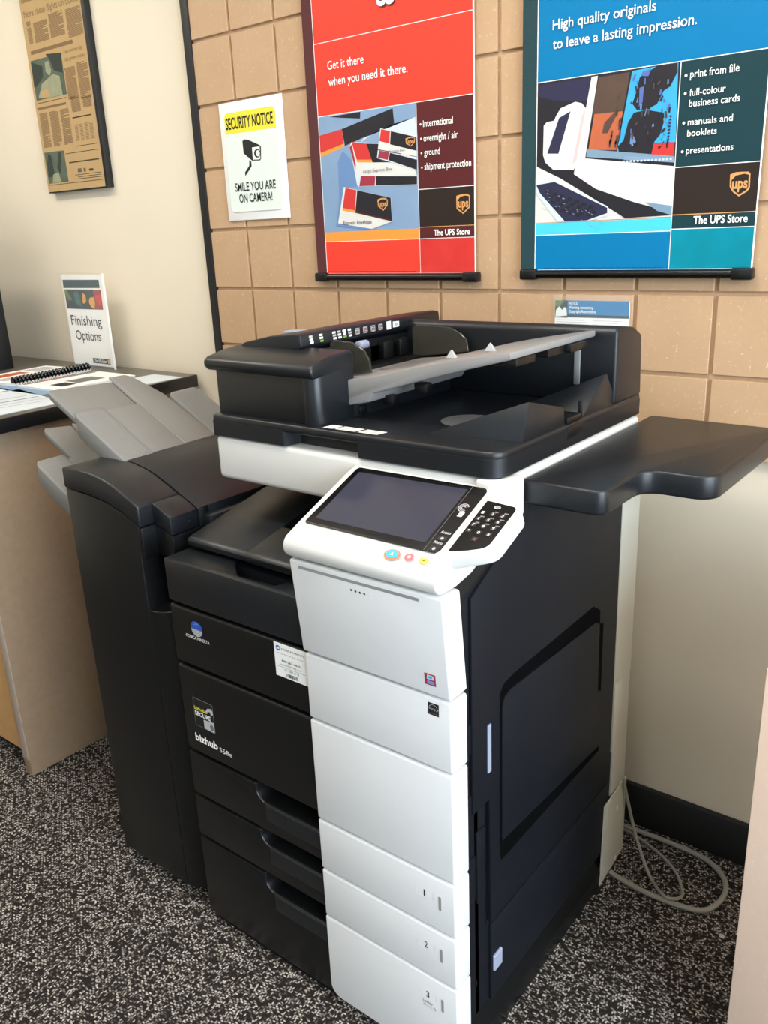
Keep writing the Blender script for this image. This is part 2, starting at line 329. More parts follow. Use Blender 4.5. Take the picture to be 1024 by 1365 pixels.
def tag(o, label=None, cat=None, group=None, kind=None):
    if label: o['label'] = label
    if cat: o['category'] = cat
    if group: o['group'] = group
    if kind: o['kind'] = kind
    return o
def thing(name, loc, label, cat, group=None):
    o = bpy.data.objects.new(name, None); COL.objects.link(o); o.location = loc; o.empty_display_size = 0.05
    return tag(o, label, cat, group)
def struct(mb, name): return tag(mb.build(name), kind='structure')
def XZ(y): return lambda u, v, h: (u, y - h, v)        # on a front face, h towards the viewer
def YZ(x): return lambda u, v, h: (x + h, u, v)        # on a right-hand face
def XY(z): return lambda u, v, h: (u, v, z + h)        # on a top face
def arc(cx, cy, r, a0, a1, n=6):
    return [(cx + r * math.cos(math.radians(a0 + (a1 - a0) * i / n)), cy + r * math.sin(math.radians(a0 + (a1 - a0) * i / n))) for i in range(n + 1)]
D = {'blue_art': {'back': [(0.8508,1.5954),(1.1293,1.5998),(1.1348,1.3479),(0.8554,1.3413)],'bar': [(0.9637,1.4732),(1.1308,1.4484),(1.1316,1.4374),(0.9611,1.46)],'bar2': [(1.0372,1.4558),(1.1312,1.4435),(1.1315,1.4379),(1.0367,1.4491)],'brown': [(0.9811,1.5938),(1.0414,1.5956),(1.0297,1.5223),(0.9703,1.5334)],'case': [(0.9671,1.5967),(0.9795,1.5969),(0.9591,1.4576),(1.1328,1.4312),(1.1345,1.353),(1.0598,1.3743),(0.9828,1.4018),(0.9363,1.4311)],'crea1': [(1.0597,1.5838),(1.091,1.5985),(1.1273,1.5987),(1.1283,1.5844),(1.1168,1.5627),(1.1054,1.5571),(1.0947,1.5371),(1.0763,1.5295),(1.0571,1.5316),(1.0482,1.5422),(1.0554,1.563)],'crea2': [(1.0415,1.5113),(1.0518,1.5273),(1.0763,1.5295),(1.1076,1.5214),(1.1097,1.5093),(1.1031,1.4859),(1.093,1.4747),(1.0887,1.4554),(1.027,1.4604),(1.0236,1.4733),(1.0345,1.4823)],'crea3': [(1.0646,1.5926),(1.0806,1.5952),(1.0759,1.5841),(1.0623,1.5859)],'crea4': [(1.0606,1.5671),(1.0687,1.5685),(1.0674,1.5425),(1.061,1.536)],'crea5': [(1.0481,1.491),(1.0539,1.488),(1.0601,1.4751),(1.0467,1.475)],'cyan': [(1.0454,1.5963),(1.1286,1.5992),(1.132,1.4713),(1.0904,1.4737),(1.0887,1.4554),(1.0213,1.4609),(1.026,1.4831)],'dark2': [(0.9586,1.4033),(0.9949,1.3959),(1.1347,1.3492),(1.044,1.3465),(0.9895,1.3831)],'desk': [(0.853,1.4502),(0.9085,1.4249),(1.044,1.3465),(1.1348,1.3479),(1.1323,1.3455),(0.8554,1.3413)],'far_case': [(0.8963,1.5385),(0.9053,1.5504),(0.9354,1.5585),(0.9489,1.5544),(0.9573,1.5448),(0.9446,1.4592),(0.936,1.439),(0.8923,1.442),(0.8745,1.4567),(0.8694,1.4704),(0.87,1.5231),(0.8762,1.529),(0.8919,1.53)],'far_pink': [(0.9573,1.5448),(0.9497,1.533),(0.9326,1.4497),(0.9446,1.4592)],'far_scr': [(0.9026,1.534),(0.9262,1.5431),(0.9027,1.4704),(0.8783,1.4724)],'kb': [(0.8559,1.4161),(0.896,1.4198),(1.008,1.3664),(1.0084,1.3571),(0.9667,1.3455),(0.9201,1.3454),(0.8643,1.4006)],'kb_base': [(0.8541,1.423),(0.8927,1.4233),(1.0094,1.3689),(1.0116,1.353),(0.9729,1.3439),(0.9042,1.3424),(0.8545,1.4011)],'navy': [(0.8508,1.5954),(0.9671,1.5967),(0.9592,1.557),(0.8957,1.5642),(0.851,1.5769)],'orange': [(0.9748,1.5329),(1.0307,1.532),(1.021,1.4672),(0.9652,1.4718)],'redbox': [(1.0926,1.4728),(1.1306,1.4714),(1.1308,1.4492),(1.0888,1.4542)],'screen': [(0.9795,1.5969),(1.1293,1.5998),(1.1319,1.432),(0.9591,1.4581)],'shade': [(1.0824,1.3732),(1.1337,1.3643),(1.1334,1.3485),(1.1056,1.3568)],'txt1': [(0.9958,1.5158),(1.0165,1.5335),(1.0183,1.5259),(1.0024,1.4977),(0.9922,1.4986)]},'blue_bullets': [(1.1439,1.5761),(1.1446,1.5479),(1.1452,1.5008),(1.1458,1.454)],'blue_shield': [(1.2314,1.4105),(1.2413,1.4139),(1.2537,1.4134),(1.2654,1.4105),(1.2664,1.3874),(1.2626,1.3816),(1.2492,1.3738),(1.2388,1.3813),(1.2324,1.3902)],'blue_text': [('High quality originals',0.8865,1.0841,1.6856,0.0167),('to leave a lasting impression.',0.8872,1.1568,1.6534,0.0169),('print from file',1.1512,1.2333,1.5716,0.0119),('full-colour',1.152,1.2134,1.5429,0.0112),('business cards',1.1523,1.238,1.5256,0.0113),('manuals and',1.1522,1.229,1.4962,0.0106),('booklets',1.1526,1.2035,1.4782,0.0106),('presentations',1.1524,1.2337,1.45,0.0108),('The UPS Store',1.1739,1.2679,1.3315,0.0129)],'cop': {'blue': [(0.9252,1.1925),(1.0564,1.1923),(1.0566,1.165),(0.9254,1.1643)],'holder': [(0.8937,1.2019),(1.0594,1.2035)],'l1': [(0.8978,1.1921),(0.9171,1.1924),(0.9068,1.1788),(0.8981,1.1806)],'l2': [(0.8994,1.1729),(0.9067,1.1808),(0.9134,1.1732),(0.9186,1.1791),(0.9229,1.1773),(0.9244,1.162),(0.8986,1.1594)],'photo': [(0.8968,1.1921),(0.9252,1.1925),(0.9253,1.1586),(0.8976,1.1571)],'strip': [(0.9254,1.1643),(1.0566,1.165),(1.0565,1.1595),(0.9255,1.1586)],'white': [(0.8976,1.1571),(1.0569,1.1595)]},'cop_text': [('NOTICE:',0.928,0.9479,1.1848,0.0053),('Warning concerning',0.9282,0.9817,1.1762,0.0054),('Copyright Restrictions',0.9285,0.9871,1.1683,0.0054)],'d0': {'dots': [(0.9926,0.862),(1.0007,0.8619),(1.0087,0.8615),(1.0167,0.8616),(1.0284,0.8612)],'en': [(1.1105,0.7133),(1.1294,0.7145),(1.1295,0.6953),(1.1119,0.6941)],'slot': [(0.892,0.8781),(1.1116,0.8788),(1.1121,0.8745),(0.8923,0.8732)],'stk': [(1.1095,0.7618),(1.1288,0.7627),(1.1283,0.7453),(1.1105,0.7435)]},'fin': {'band': [(-0.8189,1.2344),(-0.6227,1.2346),(-0.6228,1.2101),(-0.8197,1.2088)],'bar': [(-0.7152,0.9916),(-0.6219,0.9919),(-0.6219,0.975),(-0.715,0.9755)],'leaf': [(-0.8169,1.2034),(-0.8038,1.2035),(-0.7818,1.1738),(-0.8005,1.1687),(-0.8139,1.183)],'leaf2': [(-0.7694,1.1954),(-0.7453,1.198),(-0.7364,1.1839),(-0.7327,1.1508),(-0.7636,1.1621)],'pet1': [(-0.7185,1.1959),(-0.7043,1.1867),(-0.7045,1.1702),(-0.7174,1.1605),(-0.7255,1.1651)],'pet2': [(-0.6833,1.1799),(-0.6621,1.1825),(-0.6581,1.1662),(-0.6655,1.145),(-0.6823,1.1517),(-0.6911,1.1657)],'pic': [(-0.8174,1.2045),(-0.6201,1.2049),(-0.621,1.1448),(-0.8161,1.1443)],'redl': [(-0.6528,1.1873),(-0.6273,1.1922),(-0.6227,1.1622),(-0.636,1.1573),(-0.6493,1.1687)],'redp': [(-0.6607,1.2041),(-0.6194,1.2044),(-0.6209,1.1453),(-0.6635,1.1451)],'sheet': [(-0.8229,1.251),(-0.6065,1.2516),(-0.5999,0.9654),(-0.8258,0.9665)]},'fin_text': [('Finishing',-0.8042,-0.6387,1.0936,0.0307),('Options',-0.79,-0.6532,1.0468,0.0303),('The UPS Store',-0.7061,-0.6411,0.9786,0.01)],'kb_keys': [(0.8827,1.4023),(0.8887,1.3919),(0.8946,1.3817),(0.9006,1.3713),(0.8984,1.3968),(0.9044,1.3864),(0.9104,1.3763),(0.916,1.366),(0.9138,1.3913),(0.9197,1.381),(0.9256,1.371),(0.9316,1.3607),(0.9293,1.3859),(0.9352,1.3757),(0.9411,1.3657),(0.947,1.3555),(0.9446,1.3806),(0.9502,1.3704),(0.9561,1.3605),(0.962,1.3503),(0.9596,1.3753),(0.9654,1.3651),(0.9713,1.3553),(0.9771,1.3451),(0.9747,1.3701),(0.9805,1.3599),(0.986,1.3501),(0.9918,1.34)],'km_logo': [(0.6017,0.6856),(0.5858,0.6864),(0.6051,0.7001),(0.6188,0.6881),(0.5991,0.6704)],'km_text': [('KONICA MINOLTA',0.57,0.6333,0.6632,0.0059)],'news_ad': [(-0.8737,1.6157),(-0.7639,1.6122),(-0.7603,1.5251),(-0.8741,1.5253)],'news_adfig': [[(-0.8509,1.6111),(-0.8361,1.6072),(-0.8337,1.5795),(-0.8302,1.5462),(-0.8661,1.543),(-0.8651,1.5819)],[(-0.7922,1.6131),(-0.7806,1.6081),(-0.7914,1.571),(-0.7983,1.5468),(-0.8135,1.5671)]],'news_cols': [[(-0.824,1.9662),(-0.7494,1.9635),(-0.7516,1.914),(-0.8283,1.9146)],[(-0.7388,1.9759),(-0.6657,1.9745),(-0.6659,1.9154),(-0.7457,1.9146)],[(-0.6576,1.9738),(-0.5817,1.9734),(-0.578,1.9075),(-0.6583,1.903)],[(-0.8625,1.9743),(-0.8346,1.9742),(-0.8355,1.9206),(-0.8637,1.918)],[(-0.6931,1.8297),(-0.6432,1.8274),(-0.6458,1.7465),(-0.7034,1.7531)],[(-0.6326,1.8359),(-0.5837,1.8355),(-0.5814,1.7411),(-0.6404,1.7459)],[(-0.6941,1.7519),(-0.646,1.7489),(-0.6412,1.7129),(-0.6928,1.712)],[(-0.635,1.7451),(-0.5853,1.7444),(-0.585,1.7182),(-0.6325,1.7183)],[(-0.8694,1.7253),(-0.8325,1.7241),(-0.819,1.6289),(-0.8644,1.6286)],[(-0.8139,1.7248),(-0.7605,1.7217),(-0.7645,1.6283),(-0.8142,1.6271)],[(-0.7544,1.725),(-0.7045,1.7235),(-0.7109,1.629),(-0.7566,1.6289)],[(-0.6898,1.6781),(-0.5934,1.6762),(-0.5904,1.6326),(-0.6868,1.6348)]],'news_fig': [[(-0.8263,1.8054),(-0.7611,1.8239),(-0.7291,1.814),(-0.7263,1.7637),(-0.7909,1.7637),(-0.8557,1.7696)],[(-0.7943,1.8606),(-0.7736,1.8607),(-0.767,1.8335),(-0.7798,1.8204),(-0.7964,1.8344)],[(-0.8672,1.869),(-0.8092,1.8508),(-0.8151,1.8219),(-0.8515,1.8024),(-0.8711,1.7988)],[(-0.7854,1.8799),(-0.7035,1.8727),(-0.71,1.8203),(-0.7529,1.8317),(-0.7671,1.8628)]],'news_lines': [[(-0.8671,1.7584),(-0.7092,1.751)],[(-0.6943,1.698),(-0.5978,1.6962)],[(-0.7583,1.605),(-0.5911,1.6019)],[(-0.7454,1.5779),(-0.5903,1.5767)],[(-0.6958,1.6203),(-0.5868,1.6187)],[(-0.8723,1.5223),(-0.5859,1.518)],[(-0.7222,1.5422),(-0.5902,1.5393)],[(-0.7089,1.5354),(-0.5891,1.534)],[(-0.7104,1.5301),(-0.5906,1.5281)],[(-0.8715,1.7442),(-0.7162,1.7351)]],'news_logos': [[(-0.7053,1.558),(-0.6853,1.5579),(-0.6857,1.5473),(-0.7057,1.5473)],[(-0.6755,1.5572),(-0.6631,1.5577),(-0.6634,1.547),(-0.6759,1.5466)],[(-0.6469,1.5539),(-0.625,1.5536),(-0.6257,1.5471),(-0.647,1.5478)]],'news_photo': [(-0.8697,1.8708),(-0.7033,1.8733),(-0.7068,1.7614),(-0.8729,1.7639)],'news_sheet': [(-0.8786,1.5015),(-0.579,1.4978),(-0.565,1.497)],'news_text': [('More cheap flights on tickets',-0.8665,-0.5091,1.9874,0.0164),('Two-storey digs',-0.6929,-0.5961,1.8679,0.0099),('ride green rocket',-0.6948,-0.5907,1.8476,0.0099)],'red_art': {'back': [(0.2846,1.5973),(0.5651,1.5959),(0.5671,1.3444),(0.2867,1.347)],'big_dark': [(0.4266,1.5298),(0.5091,1.5217),(0.5338,1.483),(0.4423,1.4892)],'big_face': [(0.3997,1.4664),(0.5654,1.4523),(0.5647,1.4349),(0.3971,1.441)],'big_fdark': [(0.4513,1.4599),(0.5641,1.452),(0.5635,1.4356),(0.4478,1.44)],'big_fred': [(0.4067,1.4632),(0.4489,1.46),(0.4454,1.4398),(0.4005,1.4415)],'big_org': [(0.3962,1.4985),(0.4408,1.4951),(0.4423,1.4892),(0.3977,1.4926)],'big_red': [(0.383,1.5369),(0.4266,1.5298),(0.4408,1.4951),(0.3962,1.4985)],'big_side': [(0.3776,1.5289),(0.383,1.5369),(0.4023,1.469),(0.3942,1.4411)],'big_sred': [(0.3774,1.5256),(0.3822,1.5319),(0.3952,1.4986),(0.3908,1.4766)],'big_top': [(0.383,1.5369),(0.5354,1.5188),(0.5641,1.453),(0.3973,1.4659)],'env': [(0.3542,1.4425),(0.4911,1.4116),(0.4923,1.3614),(0.4329,1.3471),(0.3306,1.3632)],'env_dark': [(0.3941,1.4331),(0.4902,1.4117),(0.4915,1.3649),(0.3857,1.3879)],'env_maroon': [(0.3857,1.3879),(0.4915,1.3649),(0.4913,1.3615),(0.3845,1.3844)],'env_org': [(0.3468,1.3967),(0.3848,1.3897),(0.3835,1.3844),(0.3454,1.3914)],'env_red': [(0.359,1.4404),(0.3917,1.4333),(0.3848,1.3897),(0.3468,1.3967)],'env_sh': [(0.3464,1.4376),(0.3542,1.4425),(0.3306,1.3632),(0.4329,1.3471),(0.4159,1.3451),(0.3241,1.3579)],'far_box': [(0.3218,1.5952),(0.4131,1.5964),(0.4113,1.5827),(0.3508,1.5906)],'light': [(0.4189,1.5422),(0.5633,1.5704),(0.566,1.5289),(0.466,1.5576),(0.4089,1.533)],'shadow': [(0.3552,1.5206),(0.3848,1.4942),(0.3956,1.44),(0.3541,1.4407),(0.325,1.3561),(0.3371,1.4133),(0.3387,1.4977)],'shields': [[(0.4523,1.4126),(0.4816,1.4059),(0.4796,1.3854),(0.4658,1.3861),(0.4524,1.3971)],[(0.5368,1.5322),(0.5624,1.5235),(0.5612,1.5133),(0.5376,1.5202)]],'sm_dark': [(0.497,1.5488),(0.5652,1.5306),(0.5651,1.5033),(0.4935,1.5224)],'sm_face': [(0.459,1.5137),(0.5655,1.4904),(0.5645,1.4644),(0.4557,1.4973)],'sm_fdark': [(0.4926,1.5053),(0.5653,1.4855),(0.5645,1.4651),(0.4878,1.4905)],'sm_fred': [(0.4626,1.5124),(0.4904,1.5062),(0.486,1.491),(0.4581,1.4978)],'sm_red': [(0.4704,1.5555),(0.4948,1.549),(0.4922,1.5241),(0.4645,1.5315)],'sm_top': [(0.4682,1.5574),(0.5653,1.5322),(0.5655,1.492),(0.4591,1.5154)],'tube_dark': [(0.3562,1.5664),(0.5037,1.5941),(0.5066,1.5634),(0.3632,1.5302)],'tube_org': [(0.2864,1.521),(0.3602,1.5355),(0.3607,1.5287),(0.2871,1.5121)],'tube_red': [(0.2836,1.5585),(0.3562,1.5664),(0.3602,1.5355),(0.2864,1.521)]},'red_arttext': [('Large Express Box',0.4144,0.4983,1.469,0.0068),('Express Envelope',0.3476,0.4331,1.3593,0.0079),('Small Express Box',0.4704,0.5345,1.5058,0.0046)],'red_bullets': [(0.578,1.5545),(0.5783,1.5259),(0.5785,1.4975),(0.5787,1.4684)],'red_shield': [(0.6652,1.4063),(0.6815,1.4096),(0.6996,1.406),(0.6993,1.3821),(0.6821,1.3693),(0.6651,1.3804)],'red_text': [('Get it there',0.3251,0.4303,1.6918,0.0169),('when you need it there.',0.3252,0.5481,1.6586,0.0171),('international',0.5846,0.6605,1.5485,0.0136),('overnight / air',0.5848,0.6722,1.5198,0.0138),('ground',0.5858,0.6266,1.4922,0.013),('shipment protection',0.5854,0.7043,1.4631,0.014),('The UPS Store',0.6062,0.6998,1.3277,0.0118)],'sec': {'arm': [(0.0416,1.5247),(0.0483,1.521),(0.0482,1.5094),(0.0229,1.4882),(0.0223,1.4972),(0.0399,1.5116)],'cam': [(0.0226,1.5708),(0.0302,1.574),(0.0426,1.5725),(0.083,1.5564),(0.087,1.5522),(0.0842,1.5244),(0.0803,1.5213),(0.0521,1.5227),(0.0233,1.5419)],'face': [(0.0553,1.5531),(0.0826,1.5535),(0.0819,1.5257),(0.0788,1.5237),(0.0552,1.5248)],'inner': [(-0.0418,1.6459),(0.1445,1.6402),(0.1517,1.4038),(-0.0382,1.4026)],'lens': [(0.0725,1.5379),(0.0613,1.5388),(0.0738,1.5476)],'lens2': [(0.075,1.5377),(0.0683,1.5383),(0.0758,1.5445)],'sheet': [(-0.0575,1.6647),(0.1621,1.6631),(0.1681,1.3821),(-0.0485,1.3838)],'yellow': [(-0.0415,1.6401),(0.1458,1.6368),(0.146,1.5898),(-0.0417,1.5916)]},'sec2': [(0.566,0.5374),(0.6208,0.5363),(0.6195,0.4757),(0.5636,0.4778)],'sec2_lock': [[(0.59,0.4961),(0.6194,0.4989),(0.6182,0.477),(0.5901,0.4779)],[(0.5978,0.5157),(0.6046,0.5244),(0.6141,0.5271),(0.6195,0.5232),(0.6189,0.515),(0.6134,0.513),(0.6113,0.5192),(0.6051,0.5182),(0.6027,0.5128),(0.5972,0.512)],[(0.6118,0.4863),(0.6066,0.485),(0.6129,0.4931)]],'sec2_text': [('bizhub',0.5663,0.5966,0.5124,0.0063),('SECURE',0.5675,0.6114,0.5006,0.0087),('bizhub',0.5589,0.6219,0.443,0.0148),('558e',0.6262,0.6598,0.4408,0.01)],'sec_text': [('SECURITY NOTICE',-0.0324,0.1359,1.6015,0.0254),('SMILE YOU ARE',-0.0189,0.1287,1.4534,0.0199),('ON CAMERA!',-0.0066,0.1137,1.426,0.0201)],'stk': [(0.7985,0.7174),(0.872,0.7169),(0.8718,0.6557),(0.798,0.656)],'stk_bar': [(0.8225,0.6649),(0.8482,0.666),(0.8474,0.6584),(0.8218,0.659)],'stk_dot': [(0.8076,0.7081),(0.8023,0.7078)],'stk_lines': [(0.8041,0.6993),(0.8661,0.6988),(0.8046,0.6752),(0.8657,0.6741)],'stk_text': [('KONICA MINOLTA',0.8152,0.8673,0.7064,0.0035),('800-263-4410',0.8143,0.8554,0.6846,0.004),('www.MyKMBS.com',0.8106,0.8578,0.678,0.0034),('ID: 9887 5712',0.8191,0.8516,0.6689,0.0037)]}
# ------------------------------------------------------------------ the room
struct(MB(MT['carpet']).box(-3.0, 4.3, -5.3, 0.03, -0.05, 0.0), 'floor')
struct(MB(MT['ceil']).box(-3.0, 4.3, -5.3, 0.03, 2.75, 2.85), 'ceiling')
struct(MB(MT['wall']).box(-3.1, 4.4, 0.016, 0.12, -0.05, 2.85), 'wall_back')
struct(MB(MT['wall']).box(-3.1, -3.0, -5.4, 0.016, -0.05, 2.85), 'wall_left')
w = MB(MT['wall'])                                            # right wall with the shop window opening
w.box(4.3, 4.4, -5.4, 0.016, -0.05, 0.35).box(4.3, 4.4, -5.4, 0.016, 2.55, 2.85).box(4.3, 4.4, -0.5, 0.016, 0.35, 2.55).box(4.3, 4.4, -5.4, -3.3, 0.35, 2.55)
struct(w, 'wall_right')
w = MB(MT['wall'])
w.box(-3.0, 4.3, -5.4, -5.3, -0.05, 0.45).box(-3.0, 4.3, -5.4, -5.3, 2.55, 2.85).box(-3.0, -0.5, -5.4, -5.3, 0.45, 2.55).box(2.9, 4.3, -5.4, -5.3, 0.45, 2.55)
struct(w, 'wall_front')
w = MB(MT['trim'])
for a, b, c, d in ((-3.3, -3.26, 0.35, 2.55), (-0.54, -0.5, 0.35, 2.55), (-1.92, -1.88, 0.35, 2.55)): w.box(4.32, 4.37, a, b, c, d)
w.box(4.32, 4.37, -3.3, -0.5, 0.35, 0.39).box(4.32, 4.37, -3.3, -0.5, 2.51, 2.55)
struct(w, 'window_1')
w = MB(MT['trim'])
for a, b in ((-0.5, -0.46), (2.86, 2.9), (1.18, 1.22)): w.box(a, b, -5.37, -5.32, 0.45, 2.55)
w.box(-0.5, 2.9, -5.37, -5.32, 0.45, 0.49).box(-0.5, 2.9, -5.37, -5.32, 2.51, 2.55)
struct(w, 'window_2')
struct(MB(MT['blackrub']).box(-0.20, 1.48, 0.002, 0.016, 0.0, 0.104, 0.003), 'baseboard_back')
struct(MB(MT['trim']).box(-0.168, -0.141, -0.004, 0.016, 0.90, 2.75, 0.001), 'trim_1')

# slat wall: one panel cut by a square grid of grooves
g = 0.1524; gw = 0.0042
sw = MB(MT['mdf']); sw.box(-0.141, 2.70, 0.007, 0.0155, 0.904, 2.44)
xs = [-0.141 - gw] + [g * i for i in range(0, 18)] + [2.70 + gw]
zs = [0.904 - gw] + [0.9036 + 0.1524 * j for j in range(1, 11)] + [2.44 + gw]
for i in range(len(xs) - 1):
    for j in range(len(zs) - 1):
        sw.box(xs[i] + gw, xs[i + 1] - gw, 0.0, 0.0075, zs[j] + gw, zs[j + 1] - gw, 0.0010, 1)
tag(sw.build('slatwall_panel', ang=25), 'tan fibreboard slat wall panel cut into squares, behind the printer', 'wall panel')

# ------------------------------------------------------------------ red and blue hanging posters
def shield(mb, pts, P, h, gold, inner):
    cx = sum(p[0] for p in pts) / len(pts); cz = sum(p[1] for p in pts) / len(pts)
    mb.flat(pts, P, h, gold)
    mb.flat([(cx + (p[0] - cx) * 0.84, cz + (p[1] - cz) * 0.86) for p in pts], P, h + 1e-4, inner)
    x0 = min(p[0] for p in pts); x1 = max(p[0] for p in pts); z0 = min(p[1] for p in pts); z1 = max(p[1] for p in pts); w = x1 - x0; t = z1 - z0
    mb.flat([(x0 + w * .08, z1 - t * .32), (x0 + w * .3, z1 - t * .14), (x0 + w * .9, z1 - t * .06), (x0 + w * .92, z1 - t * .02), (x0 + w * .5, z1 - t * .0), (x0 + w * .05, z1 - t * .1)], P, h + 2e-4, gold)
    text(mb, 'ups', x0 + w * .14, x1 - w * .12, z0 + t * .34, t * .42, P, h + 3e-4, gold, 0.03)

def rail(parent, x0, x1, zc, name):
    r = MB(MT['blackgloss']).cyl((x0, -0.014, zc), (x1, -0.014, zc), 0.0085, 16)
    o = r.build(name, parent)
    for a, b in ((x0 - 0.004, x0 + 0.034), (x1 - 0.034, x1 + 0.004)):
        MB(MT['dark2']).box(a, b, -0.0245, -0.0035, zc - 0.0105, zc + 0.0105, 0.004).build('end_cap', o)

P = XZ(-0.0125)
red = thing('hanging_poster', (0.487, -0.012, 1.24), 'tall red hanging poster with shipping boxes and black bottom rail', 'poster')
MB(MT['fabr']).box(0.254, 0.2845, -0.0125, -0.010, 1.24, 2.30).build('textile_band', red)
sh = MB(MT['inkw']); sh.box(0.2845, 0.7115, -0.0125, -0.010, 1.24, 2.30)
k = 0.0014
for x0, x1, z0, z1, m in ((0.2865, 0.7095, 1.7495, 2.30, 'red'), (0.2865, 0.7095, 1.5995, 1.7480, 'red'), (0.5668, 0.7095, 1.4255, 1.5980, 'maroon'), (0.5668, 0.7095, 1.3468, 1.4240, 'brown'),
                         (0.5668, 0.7095, 1.3455, 1.3468, 'gold'), (0.5668, 0.7095, 1.3225, 1.3455, 'maroon'), (0.5668, 0.7095, 1.2485, 1.3212, 'red3'),
                         (0.2865, 0.5655, 1.3225, 1.3437, 'orange'), (0.2865, 0.5655, 1.2485, 1.3212, 'red')):
    sh.flat([(x0, z0), (x1, z0), (x1, z1), (x0, z1)], P, 0.0003, MT[m])
A = D['red_art']
A['back'] = [(0.2865, 1.598), (0.5655, 1.598), (0.5655, 1.3437), (0.2865, 1.3437)]
clampx = lambda pts: [(min(max(p[0], 0.2866), 0.5654), min(max(p[1], 1.3438), 1.5979)) for p in pts]
for i, (n, m) in enumerate((('back', 'sky'), ('light', 'sky3'), ('shadow', 'sky2'), ('far_box', 'night'), ('tube_dark', 'night'), ('tube_red', 'red2'), ('tube_org', 'orange'), ('big_side', 'shell'), ('big_sred', 'pink'),
                            ('big_top', 'shell'), ('big_red', 'red2'), ('big_org', 'orange'), ('big_dark', 'night'), ('big_face', 'sky3'), ('big_fred', 'pink'), ('big_fdark', 'night'),
                            ('sm_top', 'shell'), ('sm_red', 'red2'), ('sm_dark', 'night'), ('sm_face', 'sky3'), ('sm_fred', 'pink'), ('sm_fdark', 'night'),
                            ('env_sh', 'sky2'), ('env', 'shell'), ('env_red', 'red2'), ('env_org', 'orange'), ('env_dark', 'night'), ('env_maroon', 'maroon'))):
    sh.flat(clampx(A[n]), P, 0.0004 + 0.00006 * i, MT[m])
h = 0.0022
for pts in A['shields']:
    x0 = min(q[0] for q in pts); x1 = max(q[0] for q in pts); z0 = min(q[1] for q in pts); z1 = max(q[1] for q in pts); w = x1 - x0; t = z1 - z0
    shield(sh, [(x0, z1 - t * .1), (x0 + w * .4, z1), (x1, z1 - t * .15), (x1 - w * .03, z0 + t * .4), (x0 + w * .55, z0), (x0 + w * .04, z0 + t * .35)], P, h, MT['gold'], MT['brown'])
shield(sh, D['red_shield'], P, 0.0008, MT['gold'], MT['brown'])
rng = random.Random(3)
for zz in (1.2525, 1.2512):
    x = 0.290
    while x < 0.555:
        l = rng.uniform(.004, .012); sh.line((x, zz), (min(x + l, .558), zz), .0006, P, .0006, MT['maroon']); x += l + .0015
for s, a, b, z, c in D['red_arttext']: text(sh, s, a, b, z, c, P, 0.0026, MT['grey'] if 'Env' not in s else MT['maroon'])
sh.build('poster_sheet', red)
def lines(rows, parent, P, h, m, bold, bullets=(), br=.0022):
    for (s, a, b, z, c) in rows:
        t = MB(MT[m]); text(t, s, a, b, z, c, P, h, MT[m], bold(s))
        for q in bullets:
            if abs(q[1] - z - c * .35) < .008 and 0 < a - q[0] < .012: t.disc((q[0], q[1]), br, br, P, h, MT[m])
        t.build('lettering', parent)
lines(D['red_text'], red, P, .0026, 'inkw', lambda s: 0.022 if 'Store' in s else 0.008, D['red_bullets'], .0021)
tx = MB(MT['inkw'])
text(tx, 'gg', 0.474, 0.522, 1.808, 0.046, P, 0.0024, MT['maroon'], 0.05)
text(tx, 'gg', 0.472, 0.520, 1.810, 0.046, P, 0.0026, MT['inkw'], 0.035)
tx.build('headline_lettering', red)
rail(red, 0.256, 0.717, 1.2395, 'bottom_rail')

blu = thing('hanging_poster', (1.054, -0.012, 1.245), 'tall blue hanging poster with computer and keyboard picture', 'poster')
MB(MT['fabb']).box(0.822, 0.8535, -0.0125, -0.010, 1.245, 2.30).build('textile_band', blu)
sh = MB(MT['inkw']); sh.box(0.8535, 1.2815, -0.0125, -0.010, 1.245, 2.30)
for x0, x1, z0, z1, m in ((0.8555, 1.2795, 1.6010, 2.30, 'blue'), (0.8555, 1.1325, 1.3215, 1.3435, 'cyan'), (0.8555, 1.1325, 1.3435, 1.3447, 'gold'), (0.8555, 1.1325, 1.2540, 1.3200, 'blue'),
                         (1.1340, 1.2795, 1.4295, 1.5995, 'teal'), (1.1340, 1.2795, 1.3490, 1.4280, 'brown'), (1.1340, 1.2795, 1.3475, 1.3490, 'gold'), (1.1340, 1.2795, 1.3245, 1.3475, 'teal'), (1.1340, 1.2795, 1.2540, 1.3230, 'teal2')):
    sh.flat([(x0, z0), (x1, z0), (x1, z1), (x0, z1)], P, 0.0003, MT[m])
A = D['blue_art']; A['back'] = [(0.8556, 1.5995), (1.1325, 1.5995), (1.1325, 1.3448), (0.8556, 1.3448)]
clampx = lambda pts: [(min(max(p[0], 0.8557), 1.1324), min(max(p[1], 1.3449), 1.5994)) for p in pts]
for i, (n, m) in enumerate((('back', 'night'), ('navy', 'navy'), ('desk', 'shell'), ('far_case', 'shell'), ('far_pink', 'rose'), ('far_scr', 'navy'), ('case', 'shell'), ('screen', 'night'), ('brown', 'umber'), ('orange', 'rust'),
                            ('cyan', 'aqua'), ('crea1', 'night'), ('crea2', 'night'), ('crea3', 'violet'), ('crea4', 'violet'), ('crea5', 'sky2'), ('bar', 'shade'), ('bar2', 'sky'), ('redbox', 'red2'), ('txt1', 'umber'),
                            ('dark2', 'night'), ('shade', 'shade'), ('kb_base', 'sky3'), ('kb', 'navy'))):
    sh.flat(clampx(A[n]), P, 0.0004 + 0.00006 * i, MT[m])
